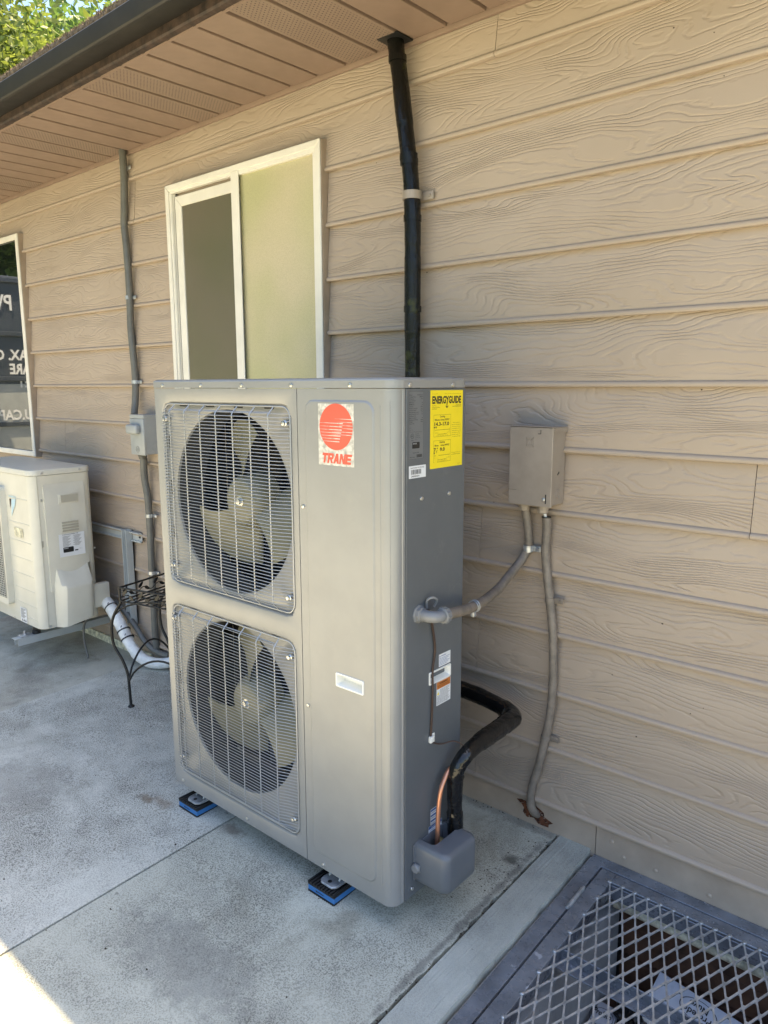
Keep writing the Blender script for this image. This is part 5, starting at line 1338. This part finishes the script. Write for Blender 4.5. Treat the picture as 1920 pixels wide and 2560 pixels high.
carton(1.312, 1.372, -.36, -.14, -.375, -.355, 0, R(2), 'narrow white package with black script, standing deeper by the pit wall', [('Proleto', -.0, .05, .020, .050)], flip=False)
carton(1.405, 2.10, -.200, -.150, -.390, -.340, R(3), R(-9), 'long white vinyl trim length lying across the light well', None, 'vinyl_trim', 'white')
carton(1.42, 2.10, -.275, -.232, -.410, -.365, R(3), R(-10), 'second white vinyl trim length, nearer the camera', None, 'vinyl_trim', 'white')
bm = NB(); box(bm, 1.205, 2.60, -1.5, -.015, -.48, -.42, 0); sh_ = tag(obj('wooden_floor', bm, M['wood'], pit, 0))

# ------------------------------------------------------------------ shipping container (seen reflected in the left window)
ct = thing('shipping_container', 'dark grey shipping container with white stencilled lettering beyond the small unit', 'container', (-6.5, -2.0, -.05))
KX, KY0, KY1 = -5.0, -3.1, -.70
bm = NB(); box(bm, KX-3, KX, KY0, KY1, -.15, 2.34, .01, 1); obj('body', bm, M['navy'], ct, 0)
bm = NB(); box(bm, KX+.0005, KX+.012, KY0+.02, KY1-.02, .25, 1.385, .004, 1); obj('lower_panel', bm, M['boxgrey'], ct, 0)
bm = NB()
for z in (.05, .55, 1.02, 1.43, 1.83, 2.30): box(bm, KX+.001, KX+.035, KY0+.02, KY1-.02, z-.02, z+.02, .004, 1)
for y in (KY0+.35, KY0+.8, KY1-.8, KY1-.18): tube(bm, [(KX+.05, y, .0), (KX+.05, y, 2.3)], .017, 8)
obj('locking_bar', bm, M['navy'], ct, 0)
s = Sheet((KX+.002, KY1-.9, 2.25), (0, 1, 0), (0, 0, -1), (1, 0, 0))
s.text('PVDU 24', .46, .21, .135, .55, bold=.02, lift=.014)
for i, (t, z, w_) in enumerate((('MAX. GROSS', 1.60, .62), ('TARE', 1.475, .25), ('NET', 1.355, .19), ('CU.CAP.', 1.06, .40))):
    s.text(t, .275, 2.25-z, .092, w_, bold=.03, lift=.014)
obj('lettering', s.bm, M['paper'], ct, 0)

# ------------------------------------------------------------------ trees
def tree(name, label, cx, cy, zb, H, rad, nleaf, seed, leafm, ls=.055, crown0=.3):
    rnd = random.Random(seed); t = thing(name, label, 'tree', (cx, cy, zb), 'trees round the yard')
    bm = NB(); tips = []
    def branch(p, d, L_, r, lv):
        n = 5; P = [p]; q = p.copy(); dd = d.copy()
        for k in range(n):
            dd = (dd+Vector((rnd.uniform(-.18, .18), rnd.uniform(-.18, .18), rnd.uniform(-.05, .15)))).normalized(); q = q+dd*L_/n; P.append(q.copy())
        tube(bm, P, lambda s_: r*(1-.6*s_), 7 if lv < 2 else 5)
        if lv >= 1: tips.extend(P[2:])
        if lv < 3:
            for k in range(5 if lv == 0 else 4):
                s_ = rnd.uniform(.35, 1); j = min(n-1, int(s_*n)); a = rnd.uniform(0, 2*pi); el = rnd.uniform(.1, .9)
                branch(P[j+1], Vector((cos(a)*cos(el), sin(a)*cos(el), sin(el))), L_*rnd.uniform(.45, .65), r*.45, lv+1)
    branch(Vector((cx, cy, zb)), Vector((0, 0, 1)), H*.55, H*.022, 0)
    obj('trunk', bm, M['bark'], t, 60)
    verts = []; faces = []
    blobs = []
    for q in tips: blobs.append((q, rnd.uniform(.25, .6)*rad/2.2))
    for _ in range(46):
        a = rnd.uniform(0, 2*pi); z = rnd.uniform(crown0, 1); rr = rad*math.sqrt(max(0.05, 1-((z-.62)/.5)**2))*math.sqrt(rnd.random())
        blobs.append((Vector((cx+cos(a)*rr, cy+sin(a)*rr, zb+H*z)), rnd.uniform(.25, .55)*rad/2))
    for _ in range(nleaf):
        c, br = blobs[rnd.randrange(len(blobs))]
        v = Vector((rnd.gauss(0, 1), rnd.gauss(0, 1), rnd.gauss(0, .8))); v = v.normalized()*br*rnd.random()**.4; p = c+v
        d1 = Vector((rnd.gauss(0, 1), rnd.gauss(0, 1), rnd.gauss(0, .6)-.3)).normalized(); d2 = d1.cross(Vector((rnd.gauss(0, 1), rnd.gauss(0, 1), rnd.gauss(0, 1)))).normalized()
        l = ls*rnd.uniform(.6, 1.35); w_ = l*.42; i = len(verts)
        verts += [p-d1*l, p+d2*w_-d1*l*.1, p+d1*l, p-d2*w_-d1*l*.1]; faces.append((i, i+1, i+2, i+3))
    me = bpy.data.meshes.new('crown'); me.from_pydata([v-Vector((cx, cy, zb)) for v in verts], [], faces); me.materials.append(leafm)
    o = link(bpy.data.objects.new('crown', me)); o.parent = t
tree('leafy_tree', 'sunlit yellow-green tree seen over the gutter, nearest the roof edge', -6.6, 2.9, -.4, 6.8, 2.3, 60000, 5, M['leaf2'], .050)
tree('leafy_tree', 'darker green tree standing behind the yellow-green one', -10.5, 5.2, -.4, 10.0, 3.4, 50000, 6, M['leaf'], .085)
tree('leafy_tree', 'broad yellow-green tree across the driveway, far left of the row', -13.5, -9.0, -.5, 7.5, 3.4, 18000, 8, M['leaf2'], .13, .08)
tree('leafy_tree', 'green tree across the driveway, between two others', -8.5, -12.5, -.5, 7.0, 3.2, 16000, 9, M['leaf2'], .13, .08)
tree('leafy_tree', 'green tree across the driveway, straight out from the tall unit', -1.5, -13.0, -.5, 6.8, 3.2, 14000, 10, M['leaf'], .13, .08)
tree('leafy_tree', 'tall yellow-green tree across the driveway, beside the container', -9.8, -8.2, -.5, 9.5, 3.6, 24000, 14, M['leaf2'], .14, .05)
tree('leafy_tree', 'dark green tree behind the shipping container', -11.0, -4.0, -.5, 7.0, 3.2, 26000, 12, M['leaf'], .13, .05)
